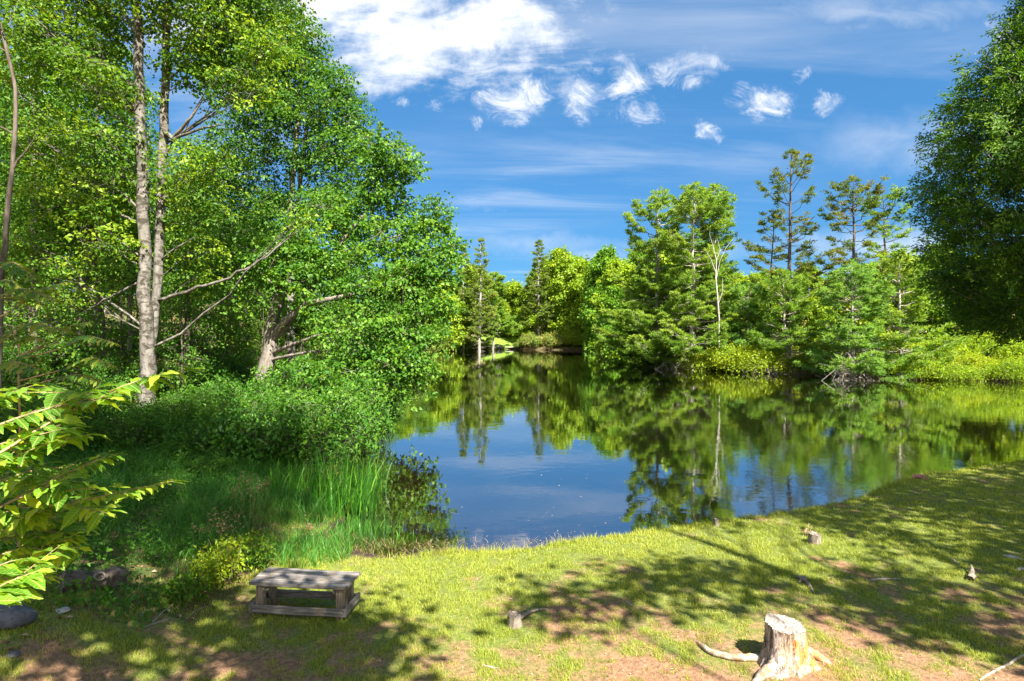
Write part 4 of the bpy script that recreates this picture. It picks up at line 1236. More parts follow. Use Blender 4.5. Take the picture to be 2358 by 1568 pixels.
def lawn_grass():
    # more blades close to the camera
    N = 900000
    d = 4.6 * (22 / 4.6) ** (rng.random(N) ** .85)
    x = rng.uniform(-.98, 1.0, N) * d
    y = d
    lw = np.maximum(lawn_mask(x, y), .75 * (1 - sstep(y + .12 * (x + 4), 6.8, 7.3))); s = signed(x, y)
    sv = soil_value(x, y)
    tuft = fbm(x, y, 6.0, 3, 77.0)
    keep = (s > .04) & (rng.random(N) < lw * np.clip(1.06 - 1.25 * sv + (tuft - .5) * 3.4, .03, 1)) & (rng.random(N) < np.clip(1.4 * 9 / d ** 1.0, 0, 1))
    mudz = np.exp(-(((x + 2.6) / 1.5) ** 2 + ((y - 10.7) / .85) ** 2) * 1.2)
    keep &= ~((mudz > .33) & (rng.random(N) < .9))
    x, y, tuft, sv, s, d = x[keep], y[keep], tuft[keep], sv[keep], s[keep], d[keep]
    z = terrain(x, y)
    P = np.stack([x, y, z - .004], 1)
    H = (.022 + .045 * rng.random(len(x))) * (.45 + 1.5 * tuft ** 1.5) * (1 + 1.1 * np.exp(-((s - .1) / .25) ** 2)) * (1 - .35 * np.clip(sv, 0, 1))
    V, F, seg = blades(P, H, (.0045 + .0045 * rng.random(len(x))) * np.clip(d / 7, 1, 2.2), rng.normal(.2, .25, len(x)), 1, .3)
    big = fbm(x, y, .9, 4, 51.0)
    v = np.clip(.15 + .5 * (big - .2) + rng.random(len(x)) * .45, 0, 1)
    o = mesh_obj('lawn_grass', V, F, M['grass'], None, False, np.repeat(v, seg))
    tag(o, 'short patchy yellow-green grass growing through reddish soil on the lawn', 'grass', kind='stuff')


lawn_grass()


def bank_grass():
    N = 95000
    x = rng.uniform(-14, -2.0, N); y = rng.uniform(6.5, 19, N)
    s = signed(x, y)
    lim = sstep(-(x + 3.9 + .10 * (y - 8)) + (fbm(x, y, .6, 3, 12.) - .5) * 1.8, .0, .9)
    dn = fbm(x, y, .9, 3, 60.0)
    path = np.exp(-((x + 6.1 + .35 * (y - 9)) / .35) ** 2) * (y < 12)
    keep = (s > -.25) & (rng.random(N) < lim * np.clip((dn - .2) * 2.2, .1, 1)) & (rng.random(N) > path * .9)
    keep |= (np.hypot(x + 3.55, (y - 9.9)) < .75) & (rng.random(N) < .9) & (s > 0)
    keep |= (np.hypot(x + 4.5, y - 12.0) < .95) & (rng.random(N) < .8) & (s > 0)
    x, y = x[keep], y[keep]; s = s[keep]
    P = np.stack([x, y, terrain(x, y) - .02], 1)
    H = rng.uniform(.22, .62, len(x)) * (.6 + .9 * fbm(x, y, .7, 3, 5.)) * (.55 + .45 * sstep(y, 8, 11))
    V, F, seg = blades(P, H, rng.uniform(.006, .012, len(x)), rng.uniform(.05, .35, len(x)), 3, .5)
    v = np.clip(fbm(x, y, 1.2, 3, 8.) * .6 + rng.random(len(x)) * .5 - .05, 0, 1)
    tag(mesh_obj('bank_grass', V, F, M['tallgrass'], None, False, np.repeat(v, seg)), 'long dark green grass covering the shaded left bank', 'grass', kind='stuff')
    # low leafy ground cover among the grass and under the trees
    N = 42000
    x = rng.uniform(-24, -3.3, N); y = rng.uniform(5.0, 30, N)
    s = signed(x, y)
    c = fbm(x, y, .8, 4, 90.0)
    edge = -(x + 4.3 + .10 * (y - 8)) + (fbm(x, y, .8, 3, 12.) - .5) * 2.0
    keep = (s > .1) & (edge > 0) & (c > .47) & (y > 6.4 + .25 * (x + 5)) & (x > -.98 * y - 1)
    x, y = x[keep], y[keep]
    z = terrain(x, y)
    C = np.stack([x, y, z + rng.uniform(.04, .30, len(x)) * (.5 + fbm(x, y, 1.1, 2, 4.))], 1)
    V, F, var = foliage(C, 5, .075, .062, .5, None, wl=.6)
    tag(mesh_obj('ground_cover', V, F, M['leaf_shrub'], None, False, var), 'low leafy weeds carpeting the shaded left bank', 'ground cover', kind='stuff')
    # dead leaves
    N = 26000
    x = rng.uniform(-30, -4, N); y = rng.uniform(5, 46, N)
    s = signed(x, y); keep = (s > .2) & (x < -3.6) & (x > -.98 * y - 1) & (fbm(x, y, .5, 3, 44.) > .42)
    x, y = x[keep], y[keep]
    P = np.stack([x, y, terrain(x, y) + .012], 1)
    sz = np.clip(y / 16, 1, 2.4)
    V, F = leaf_quads(P, rng.normal(0, 1, (len(x), 3)) * np.array([1, 1, .15]), rng.normal(0, .3, (len(x), 3)) + np.array([0, 0, 1.]), rng.uniform(.05, .09, len(x)) * sz, .05 * sz, .2)
    tag(mesh_obj('leaf_litter', V, F, M['litter'], None, False, rng.random(len(x))), 'brown dead leaves lying on the floor of the left wood', 'leaf litter', kind='stuff')


bank_grass()


def iris_clump(cx, cy, rx, ry, n, hm, label):
    e = empty('reed_clump', (cx, cy, 0), 0, label, 'reeds')
    a = rng.random(n) * 6.283; q = np.sqrt(rng.random(n))
    x = np.cos(a) * q * rx; y = np.sin(a) * q * ry
    z = np.maximum(terrain(x + cx, y + cy), -.25)
    P = np.stack([x, y, z - .02], 1)
    H = hm * rng.uniform(.55, 1.12, n)
    az = rng.normal(.1, 1.5, n)
    V, F, seg = blades(P, H, rng.uniform(.018, .034, n), rng.uniform(.02, .28, n), 6, rng.uniform(.02, .65, n) ** 1.6, az)
    mesh_obj('leaves', V, F, M['iris'], e, False, np.repeat(rng.random(n), seg))
    return e


iris_clump(-3.75, 12.5, .70, .62, 260, 1.35, 'bright green sword-leaved reed clump at the water, tallest and nearest the mud')
iris_clump(-4.8, 12.9, .70, .7, 120, .9, 'reed clump on the bank between the bright reeds and the shrub')
iris_clump(-3.55, 13.9, .45, .8, 120, 1.2, 'reed clump standing in the water behind the bright front clump')
iris_clump(-2.95, 11.55, .35, .25, 46, .38, 'short thin reeds sprouting from the mud at the water edge')
iris_clump(-2.1, 11.1, .30, .22, 22, .26, 'few short blades standing in the brown shallows')


def marsh_bits():
    # straw and thin shoots on the mud and along the waterline
    n = 2600
    x = rng.uniform(-4.0, 1.4, n); y = 10.5 + rng.normal(0, .38, n) + .12 * np.maximum(-x - 1.5, 0)
    s = signed(x, y); k = (s > -.55) & (s < .22)
    x, y = x[k], y[k]
    P = np.stack([x, y, np.maximum(terrain(x, y), -.03)], 1)
    V, F, seg = blades(P, rng.uniform(.03, .13, len(x)), rng.uniform(.004, .008, len(x)), rng.uniform(.1, 1.4, len(x)), 2, .5)
    tag(mesh_obj('dry_straw', V, F, M['dry'], None, False, np.repeat(rng.random(len(x)), seg)), 'dry straw and stubble scattered along the muddy waterline', 'straw', kind='stuff')
    n = 420
    x = rng.normal(-3.1, .45, n); y = rng.normal(11.35, .35, n)
    P = np.stack([x, y, np.maximum(terrain(x, y), -.05)], 1)
    V, F, seg = blades(P, rng.uniform(.12, .42, n), rng.uniform(.005, .009, n), rng.uniform(0, .3, n), 3, .3)
    tag(mesh_obj('marsh_shoots', V, F, M['tallgrass'], None, False, np.repeat(rng.random(n), seg)), 'thin green shoots rising from the wet mud beside the reeds', 'marsh grass', kind='stuff')


marsh_bits()


def dry_stalks(px, py, n, h, label):
    p = ground_at(px, py)
    e = empty('dry_stalks', p, 0, label, 'dry stalks')
    P = np.stack([rng.normal(0, .16, n), rng.normal(0, .12, n), np.full(n, -.02)], 1)
    V, F, seg = blades(P, h * rng.uniform(.6, 1.15, n), .007, rng.uniform(.02, .45, n), 4, .12)
    mesh_obj('stems', V, F, M['dry'], e, False, np.repeat(rng.random(n), seg))
    k = 60
    C = P[rng.integers(0, n, k)] + np.array([0, 0, h * .8]) + rng.normal(0, .12, (k, 3))
    V, F, var = foliage(C, 5, .04, .03, .8, None)
    tag(mesh_obj('seed_heads', V, F, M['dry'], e, False, var), kind='stuff')


dry_stalks(585, 1235, 22, 1.15, 'tall brown dead weed stalks leaning in the grass left of the reeds')
dry_stalks(520, 1275, 10, .7, 'thin dead stems rising from the lit bramble behind the bench')


# lit bramble next to the bench
def bramble(px, py, rad, h, n, label, mat='leaf_yellow'):
    p = ground_at(px, py)
    e = empty('bramble', p, 0, label, 'bramble')
    a = rng.random(n) * 6.283; q = rad * np.sqrt(rng.random(n))
    A = np.stack([np.cos(a) * q * .4, np.sin(a) * q * .4, np.zeros(n)], 1)
    B = np.stack([np.cos(a) * q, np.sin(a) * q, h * rng.uniform(.4, 1, n)], 1)
    tb = Tubes(); tb.twigs(A, B, .004, .002, .2, 4); tb.build('stems', M['twig'], e)
    m = 7
    t = rng.uniform(.35, 1.0, (n, m, 1))
    C = (A[:, None] + (B - A)[:, None] * t).reshape(-1, 3) + rng.normal(0, .05, (n * m, 3))
    V, F, var = foliage(C, 6, .05, .055, .6, None, wl=.55)
    mesh_obj('leaves', V, F, M[mat], e, False, var)


bramble(500, 1345, .38, .62, 40, 'sunlit bramble with small pale leaves left of the bench')
bramble(585, 1305, .30, .50, 30, 'sunlit green bramble just behind the left end of the bench', 'leaf_light')
bramble(430, 1385, .26, .35, 22, 'low green weed beside the dead twigs left of the bench', 'leaf_light')
bramble(560, 1285, .30, .40, 22, 'bramble patch between the bench and the dead stalks')


# ------------------------------------------------------------------ bench
def wood_mat(name, a, b, c, axis=0, scale=26):
    m, w, out = new_mat(name)
    tc = w.node('ShaderNodeTexCoord')
    sc = [1, 1, 1]; sc[axis] = .06
    v = w.mapping(tc.outputs['Object'], scale=tuple(sc))
    n = w.noise(v, scale * 1.6, 6, .65, .6)
    n2 = w.noise(tc.outputs['Object'], 5, 5, .6)
    col = w.mix(w.ramp(n, .36, .64), a, b)
    col = w.mix(w.ramp(n2, .52, .68), col, c)
    pb = w.node('ShaderNodeBsdfPrincipled')
    w.put(pb.inputs['Base Color'], col); pb.inputs['Roughness'].default_value = .85
    pb.inputs['Specular IOR Level'].default_value = .2
    bp = w.node('ShaderNodeBump'); bp.inputs['Strength'].default_value = .7; bp.inputs['Distance'].default_value = .012
    w.put(bp.inputs['Height'], n); w.l.new(bp.outputs[0], pb.inputs['Normal'])
    w.l.new(pb.outputs[0], out.inputs[0])
    return m


M['bench_x'] = wood_mat('weathered_wood_long', (.11, .095, .085), (.30, .27, .25), (.16, .13, .095), 0)
M['bench_z'] = wood_mat('weathered_wood_post', (.14, .11, .085), (.34, .27, .20), (.12, .10, .085), 2)
M['bench_y'] = wood_mat('weathered_wood_cross', (.11, .095, .085), (.28, .25, .22), (.14, .11, .08), 1)


def board(name, cx, cy, cz, sx, sy, sz, mat, parent, bev=.006, chip=.004, rot=0.0, seg=10):
    """a bevelled, slightly warped board with worn edges"""
    import bmesh
    bm = bmesh.new()
    bmesh.ops.create_cube(bm, size=1)
    for v in bm.verts: v.co = Vector((v.co.x * sx, v.co.y * sy, v.co.z * sz))
    long_ax = int(np.argmax([sx, sy, sz]))
    es = [e for e in bm.edges if abs((e.verts[0].co - e.verts[1].co).normalized()[long_ax]) > .9]
    bmesh.ops.bevel(bm, geom=bm.edges[:], offset=bev, segments=2, affect='EDGES')
    no = [0, 0, 0]; no[long_ax] = 1
    L = (sx, sy, sz)[long_ax]
    for k in range(1, seg):
        co = [0, 0, 0]; co[long_ax] = -L / 2 + L * k / seg
        bmesh.ops.bisect_plane(bm, geom=bm.verts[:] + bm.edges[:] + bm.faces[:], plane_co=co, plane_no=no)
    ph = rng.random() * 9
    for v in bm.verts:
        t = v.co[long_ax] / L
        f = math.sin(t * 7 + ph) * chip * .5 + rng.normal(0, chip * .25)
        for a in range(3):
            if a != long_ax: v.co[a] += f * (.6 if v.co[a] > 0 else -.6) + math.sin(t * 3 + ph + a) * chip * .6
    me = bpy.data.meshes.new(name); bm.to_mesh(me); bm.free()
    me.materials.append(mat)
    o = bpy.data.objects.new(name, me); COL.objects.link(o)
    o.location = (cx, cy, cz); o.rotation_euler = (0, 0, rot); o.parent = parent
    return o


def bench():
    bx, by = -2.77, 7.64
    z0 = tz(bx, by)
    e = empty('bench', (bx, by, z0), R(-6), 'low weathered grey plank bench on the lawn edge', 'bench')
    W, D, H = 1.36, .50, .465
    ys = [-.165, .0, .165]
    for k, y in enumerate(ys):
        board('seat_plank', rng.normal(0, .006), y, H - .02, W + rng.uniform(-.02, .02), .160, .042, M['bench_x'], e, .007, .005)
    lx, ly = W / 2 - .13, D / 2 - .09
    for sx in (-1, 1):
        for sy in (-1, 1):
            board('leg', sx * lx, sy * ly, .17, .095, .085, .46, M['bench_z'], e, .006, .004)
        board('seat_support', sx * (lx - .068), 0, H - .082, .038, D - .08, .075, M['bench_y'], e, .005, .003)
        board('side_rail', sx * (lx + .092 + .0), 0, .125, .040, D + .02, .09, M['bench_y'], e, .005, .003)
    for sy in (-1, 1):
        board('long_rail', 0, sy * (ly + .0645), .12, W - .07 if sy < 0 else W - .12, .040, .095, M['bench_x'], e, .005, .004)


bench()


# ------------------------------------------------------------------ stump, log, roots, stones
def stump_mats():
    m, w, out = new_mat('stump_wood')
    tc = w.node('ShaderNodeTexCoord'); P = tc.outputs['Object']
    v = w.mapping(P, scale=(1, 1, .16))
    n = w.noise(v, 30, 7, .65, .3); n2 = w.noise(w.mapping(P, scale=(1, 1, .5)), 5.0, 4, .5); n3 = w.noise(P, 9, 5, .6)
    sep = w.node('ShaderNodeSeparateXYZ'); w.put(sep.inputs[0], P)
    c = w.mix(w.ramp(n, .35, .65), (.19, .125, .075), (.46, .36, .26))
    c = w.mix(w.ramp(n2, .50, .60), c, (.52, .20, .05))
    c = w.mix(w.math('MULTIPLY', w.ramp(n3, .5, .62), .6), c, (.42, .38, .33))
    # outer bark left on the west flank
    ba = w.ramp(w.math('ADD', sep.outputs[0], w.math('MULTIPLY', w.math('SUBTRACT', n3, .5), .25)), -.11, -.15)
    c = w.mix(ba, c, w.mix(w.ramp(n, .4, .6), (.12, .085, .07), (.42, .34, .30)))
    v2 = w.mapping(P, scale=(1, 1, .10), rot=(0, 0, 0))
    cr = w.noise(v2, 16, 3, .5, 1.2)
    crack = w.ramp(w.math('ABSOLUTE', w.math('SUBTRACT', cr, .5)), .0, .012, .8, 0.0)
    c = w.mix(crack, c, (.07, .045, .03))
    pb = w.node('ShaderNodeBsdfPrincipled'); w.put(pb.inputs['Base Color'], c); pb.inputs['Roughness'].default_value = .85
    bp = w.node('ShaderNodeBump'); bp.inputs['Strength'].default_value = 1; bp.inputs['Distance'].default_value = .02
    w.put(bp.inputs['Height'], w.math('SUBTRACT', n, crack)); w.l.new(bp.outputs[0], pb.inputs['Normal'])
    w.l.new(pb.outputs[0], out.inputs[0])
    t, w, out = new_mat('stump_cut')
    tc = w.node('ShaderNodeTexCoord'); P = tc.outputs['Object']
    wv = w.node('ShaderNodeTexWave', wave_type='RINGS', rings_direction='Z')
    w.put(wv.inputs['Vector'], P); wv.inputs['Scale'].default_value = 22; wv.inputs['Distortion'].default_value = 3; wv.inputs['Detail'].default_value = 4
    n = w.noise(P, 30, 5, .6)
    c = w.mix(w.ramp(n, .35, .65), (.20, .165, .145), (.38, .335, .31))
    c = w.mix(w.math('MULTIPLY', wv.outputs['Fac'], .45), c, (.12, .09, .07))
    pb = w.node('ShaderNodeBsdfPrincipled'); w.put(pb.inputs['Base Color'], c); pb.inputs['Roughness'].default_value = .9
    bp = w.node('ShaderNodeBump'); bp.inputs['Strength'].default_value = .9; bp.inputs['Distance'].default_value = .008
    w.put(bp.inputs['Height'], w.math('ADD', n, w.math('MULTIPLY', wv.outputs['Fac'], .4))); w.l.new(bp.outputs[0], pb.inputs['Normal'])
    w.l.new(pb.outputs[0], out.inputs[0])
    M['stump'] = m; M['cut'] = t
    M['driftwood'] = bark_mat('driftwood', (.14, .105, .08), (.34, .285, .235), 18, .3, (.09, .07, .05), .8, 6, .55, .65)
    M['stick'] = bark_mat('stick', (.24, .19, .16), (.42, .36, .31), 20, .5, None, .4)
    M['root'] = bark_mat('root', (.28, .20, .14), (.50, .42, .35), 14, .6, (.50, .22, .08), .8, 5, .56, .66)
    M['rust_stone'] = bark_mat('rust_stone', (.20, .075, .065), (.36, .17, .14), 12, 1, (.30, .24, .20), .7, 7, .6, .7)
    M['grey_stone'] = bark_mat('grey_stone', (.06, .062, .075), (.14, .14, .155), 9, 1, (.05, .06, .04), .7, 5, .56, .68)
    M['pale_stone'] = bark_mat('pale_stone', (.32, .28, .25), (.52, .47, .43), 9, 1, None, .4)


stump_mats()


def stump(name, p, r, h, label, roots, seg=72, rings=22, cat='tree stump', tilt=.05, jag=.05, mat='stump'):
    e = empty(name, p, 0, label, cat)
    th = np.arange(seg) * 2 * np.pi / seg
    t = np.linspace(0, 1, rings)
    flare = 1 + .38 * (1 - t) ** 2.6 - .02 * t
    V = []
    # flutes of the buttress roots
    fl = np.zeros(seg)
    for (a, amp, wd) in roots:
        dlt = np.angle(np.exp(1j * (th - a)))
        fl += amp * np.exp(-(dlt / wd) ** 2)
    ridg = .035 * np.sin(th * 17 + 1.3) + .025 * np.sin(th * 29 + .4) + .03 * np.sin(th * 7)
    top = h + tilt * np.cos(th - 2.2) * r * 2 + (jag * (np.abs(np.angle(np.exp(1j * (th - 2.5)))) < .55) * (.35 + .5 * np.sin(th * 23)))
    for i, tt in enumerate(t):
        rr = r * (flare[i] + ridg * (1.0 + .2 * math.sin(tt * 6)) + fl * (1 - tt) ** 2.4 * 1.3 + .02 * rng.normal(0, 1, seg))
        z = -.08 + (top + .08) * tt
        V.append(np.stack([np.cos(th) * rr, np.sin(th) * rr * .92, z], 1))
    V = np.array(V)
    i = np.arange(rings - 1)[:, None] * seg; j = np.arange(seg)[None]; j2 = (j + 1) % seg
    F = np.stack([i + j, i + j2, i + seg + j2, i + seg + j], -1).reshape(-1, 4)
    mesh_obj('trunk', V.reshape(-1, 3), F, M[mat], e, True)
    K = 7; TV = []
    for k in range(K):
        f = 1 - k / K
        w_ = V[-1].copy(); w_[:, :2] *= f
        w_[:, 2] = w_[:, 2] * f ** .5 + (h * .985) * (1 - f ** .5) + rng.normal(0, .0035, seg) - (.004 if k else 0)
        TV.append(w_)
    TV = np.concatenate(TV + [np.array([[0, 0, h * .98]])])
    i = np.arange(K - 1)[:, None] * seg
    F = np.stack([i + j, i + j2, i + seg + j2, i + seg + j], -1).reshape(-1, 4)
    c = K * seg; l = (K - 1) * seg
    F3 = np.stack([l + np.arange(seg), l + (np.arange(seg) + 1) % seg, np.full(seg, c)], 1)
    mesh_obj('cut_face', TV, [F, F3], M['cut'] if mat == 'stump' else M['driftwood'], e, False)
    return e


def tube_thing(tb, pts, rad, sides=8, sub=5, wob=.0):
    P = np.array([tuple(p) for p in pts], float); t = np.linspace(0, 1, len(P)); tt = np.linspace(0, 1, len(P) * sub)
    # smooth
    Q = np.stack([np.interp(tt, t, P[:, i]) for i in range(3)], 1)
    for _ in range(3): Q[1:-1] = (Q[:-2] + Q[1:-1] * 2 + Q[2:]) / 4
    Q[1:-1] += rng.normal(0, wob, (len(Q) - 2, 3))
    tb.add(Q, np.interp(tt, t, rad) * rng.uniform(.92, 1.08, len(tt)), sides)


sp = ground_at(1808, 1530)
st = stump('tree_stump', sp, .205, .435, 'large stump with peeling orange wood and spreading roots at the bottom edge', [(-2.25, .95, .34), (-.35, .65, .30), (3.3, .25, .3), (1.2, .3, .4), (-1.4, .25, .3)])


def rel(px, py, lift=0.0, base=None):
    g = ground_at(px, py)
    return (g.x - base.x, g.y - base.y, g.z - base.z + lift)


tb = Tubes(); tube_thing(tb, [(-.12, -.02, .03), rel(1738, 1521, .03, sp), rel(1690, 1523, .035, sp), rel(1640, 1510, .03, sp), rel(1612, 1490, .02, sp), rel(1600, 1470, -.03, sp)], [.05, .042, .038, .034, .028, .01], wob=.002)
tb.build('root', M['root'], st)
tb = Tubes(); tube_thing(tb, [(-.10, -.10, .12), rel(1778, 1552, .045, sp), rel(1752, 1566, .03, sp), rel(1725, 1585, -.02, sp)], [.09, .07, .05, .02], wob=.002)
tb.build('root', M['root'], st)
tb = Tubes(); tube_thing(tb, [(.14, .0, .12), rel(1868, 1512, .05, sp), rel(1893, 1524, .02, sp), rel(1925, 1530, -.04, sp)], [.075, .055, .04, .015], wob=.002)
tb.build('root', M['root'], st)

# smaller stumps
q = ground_at(1184, 1442)
s2_ = stump('tree_stump', q, .085, .14, 'small splintered stump with one root pointing right, in the sunny middle of the lawn', [(-1.6, .5, .4), (0, .4, .3)], 36, 8, jag=.03, mat='driftwood')
tb = Tubes(); tube_thing(tb, [(.03, 0, .07), rel(1215, 1418, .04, q), rel(1240, 1408, .03, q), rel(1264, 1402, -.01, q)], [.035, .022, .015, .006], wob=.002); tb.build('root', M['driftwood'], s2_)
tb = Tubes(); tube_thing(tb, [(0, -.03, .06), rel(1180, 1440, .02, q), rel(1184, 1453, -.02, q)], [.035, .025, .01], wob=.002); tb.build('root', M['driftwood'], s2_)
q = ground_at(1876, 1252)
stump('tree_stump', q, .10, .17, 'small grey stump beside a pale weed, right of the middle of the lawn', [(0, .3, .4)], 36, 8, jag=.02, mat='driftwood')
q = ground_at(1650, 1212)
stump('tree_stump', q, .045, .14, 'tiny stub of a cut sapling near the waterline', [(0, .2, .4)], 20, 6, jag=.02, mat='driftwood')


def stick(name, label, cat, pts, rad, mat='stick', extra=()):
    b = ground_at(*pts[0][:2])
    e = empty(name, b, 0, label, cat)
    tb = Tubes()
    for pp, rr in [(pts, rad)] + list(extra):
        tube_thing(tb, [rel(p[0], p[1], (p[2] if len(p) > 2 else 0) + rr[min(i, len(rr) - 1)] * .6, b) for i, p in enumerate(pp)], rr, 6, 4, .002)
    tb.build('wood', M[mat], e)
    return e


stick('exposed_root', 'forked grey root sticking out of the lawn above the large stump', 'root', [(1833, 1332, .02), (1848, 1340, .04), (1862, 1350, .02), (1874, 1368, 0)], [.02, .03, .028, .014], 'driftwood',
      [([(1840, 1345, 0), (1852, 1336, .05), (1860, 1343, .01)], [.02, .022, .012])])
stick('stick', 'long straight pale stick lying level on the lawn', 'stick', [(2000, 1338), (2030, 1335), (2072, 1334)], [.010, .014, .009])
stick('stick', 'short slanted stick between the pale weed and the curled bark', 'stick', [(2182, 1286, .0), (2196, 1292), (2209, 1302)], [.010, .016, .009])
stick('stick', 'tiny pale stick left of the long straight stick', 'stick', [(1958, 1328), (1976, 1334)], [.007, .006])
stick('stick', 'thin white twig in the shade left of the lawn, below the bench', 'stick', [(443, 1525), (458, 1512)], [.009, .006])
stick('stick', 'grey splinter in the dappled shade between the two stumps', 'stick', [(1442, 1385), (1456, 1398)], [.008, .010])
stick('broken_branch', 'knotty dark broken branch end standing at the right of the lawn', 'branch', [(2234, 1338, .0), (2240, 1326, .05), (2236, 1316, .09)], [.05, .03, .014], 'driftwood',
      [([(2226, 1336), (2240, 1334, .02), (2252, 1330)], [.02, .03, .015])])
stick('fallen_branch', 'long thin reddish fallen branch at the bottom right corner', 'branch', [(2255, 1568), (2285, 1550), (2315, 1536), (2358, 1512)], [.010, .013, .014, .016], 'root')
stick('stick', 'bleached curved root fragment lying in the grass at the bottom centre', 'stick', [(1110, 1532), (1130, 1538), (1150, 1540)], [.008, .010, .006])
stick('driftwood', 'twiggy driftwood floating on the shallow water', 'driftwood', [(1028, 1178, .03), (1040, 1184, .02), (1058, 1186, .01)], [.008, .018, .012], 'driftwood',
      [([(1030, 1172, .06), (1040, 1184, .02)], [.004, .008])])
stick('stick', 'bent twig poking from the water near the sunny shore', 'stick', [(1645 - 400, 1195, .02), (1255, 1190, .04), (1262, 1182, .10)], [.006, .008, .004])
# dead twigs left of the bench
stick('dead_twigs', 'heap of dead twigs on the reddish soil left of the bench', 'twigs', [(330, 1448), (360, 1436), (395, 1425)], [.006, .008, .004], 'stick',
      [([(350, 1440, .02), (375, 1420, .06), (400, 1400, .03)], [.006, .006, .003]), ([(320, 1420, .02), (345, 1412, .05), (370, 1420)], [.005, .006, .003]), ([(305, 1435), (335, 1415, .03)], [.005, .003]),
       ([(430, 1425), (455, 1410, .03), (492, 1392)], [.004, .004, .002])])


def stone(name, px, py, sx, sy, sz, mat, label, cat='stone', rz=0.0):
    import bmesh
    p = ground_at(px, py)
    bm = bmesh.new(); bmesh.ops.create_icosphere(bm, subdivisions=4, radius=1)
    ph = rng.random(3) * 9
    for v in bm.verts:
        c = v.co.copy()
        n = math.sin(c.x * 3 + ph[0]) * .10 + math.sin(c.y * 4.3 + ph[1]) * .08 + math.sin(c.z * 5 + c.x * 3 + ph[2]) * .08 + rng.normal(0, .012)
        c *= 1 + n
        for pl in ((.6, .3, .7), (-.7, .2, .6), (.1, -.8, .6), (0, .1, 1)):   # flattened facets
            k = Vector(pl).normalized(); dd = c.dot(k)
            if dd > .78: c -= k * (dd - .78) * .8
        v.co = Vector((c.x * sx, c.y * sy, c.z * sz))
    me = bpy.data.meshes.new(name); bm.to_mesh(me); bm.free()
    me.polygons.foreach_set('use_smooth', [True] * len(me.polygons))
    me.materials.append(M[mat])
    o = bpy.data.objects.new(name, me); COL.objects.link(o)
    o.location = (p.x, p.y, p.z + sz * .35); o.rotation_euler = (0, 0, rz)
    return tag(o, label, cat)


stone('stone', 2118, 1102, .20, .14, .085, 'rust_stone', 'flat rusty red stone at the grass edge near the right shore')
stone('stone', 1686, 1184, .07, .05, .04, 'pale_stone', 'small pale stone right at the waterline')
stone('stone', 14, 1432, .24, .18, .14, 'grey_stone', 'grey stone cut by the left edge of the photo')
stone('stone', 30, 1512, .06, .05, .03, 'grey_stone', 'flat bluish stone low at the left edge below the larger grey stone')
stone('stone', 2335, 1285, .14, .05, .03, 'pale_stone', 'pale pinkish curl of bark lying at the right of the lawn', 'bark piece', -.8)
stone('stone', 2352, 1312, .07, .04, .03, 'pale_stone', 'small yellowish chip at the right edge of the lawn', 'wood chip', .3)
stone('stone', 1152, 799, .6, .4, .42, 'pale_stone', 'upright tan rock on the far landing')
stone('stone', 1180, 801, 1.6, .6, .20, 'pale_stone', 'long flat pale rock at the foot of the grassy gap on the far shore')
stone('stone', 140, 1407, .09, .07, .018, 'pale_stone', 'round white disc lying on dark soil between the log and the grey stone', 'disc')


def dock():
    x, y = 17.3, 115.5
    e = empty('dock', (x, y, 0), R(-14), 'small grey wooden dock low on the water at the far shore', 'dock')
    for k in range(16): board('deck_plank', -1.9 + k * .25, 0, .42, .235, 1.5, .07, M['bench_y'], e, .01, .004, seg=3)
    for sx in (-1.8, 0, 1.8):
        for sy in (-.6, .6): board('post', sx, sy, -.1, .14, .14, .95, M['bench_z'], e, .01, .003, seg=3)
    for sy in (-.72, .72): board('beam', 0, sy, .335, 4.0, .08, .09, M['bench_x'], e, .01, .003, seg=3)


dock()


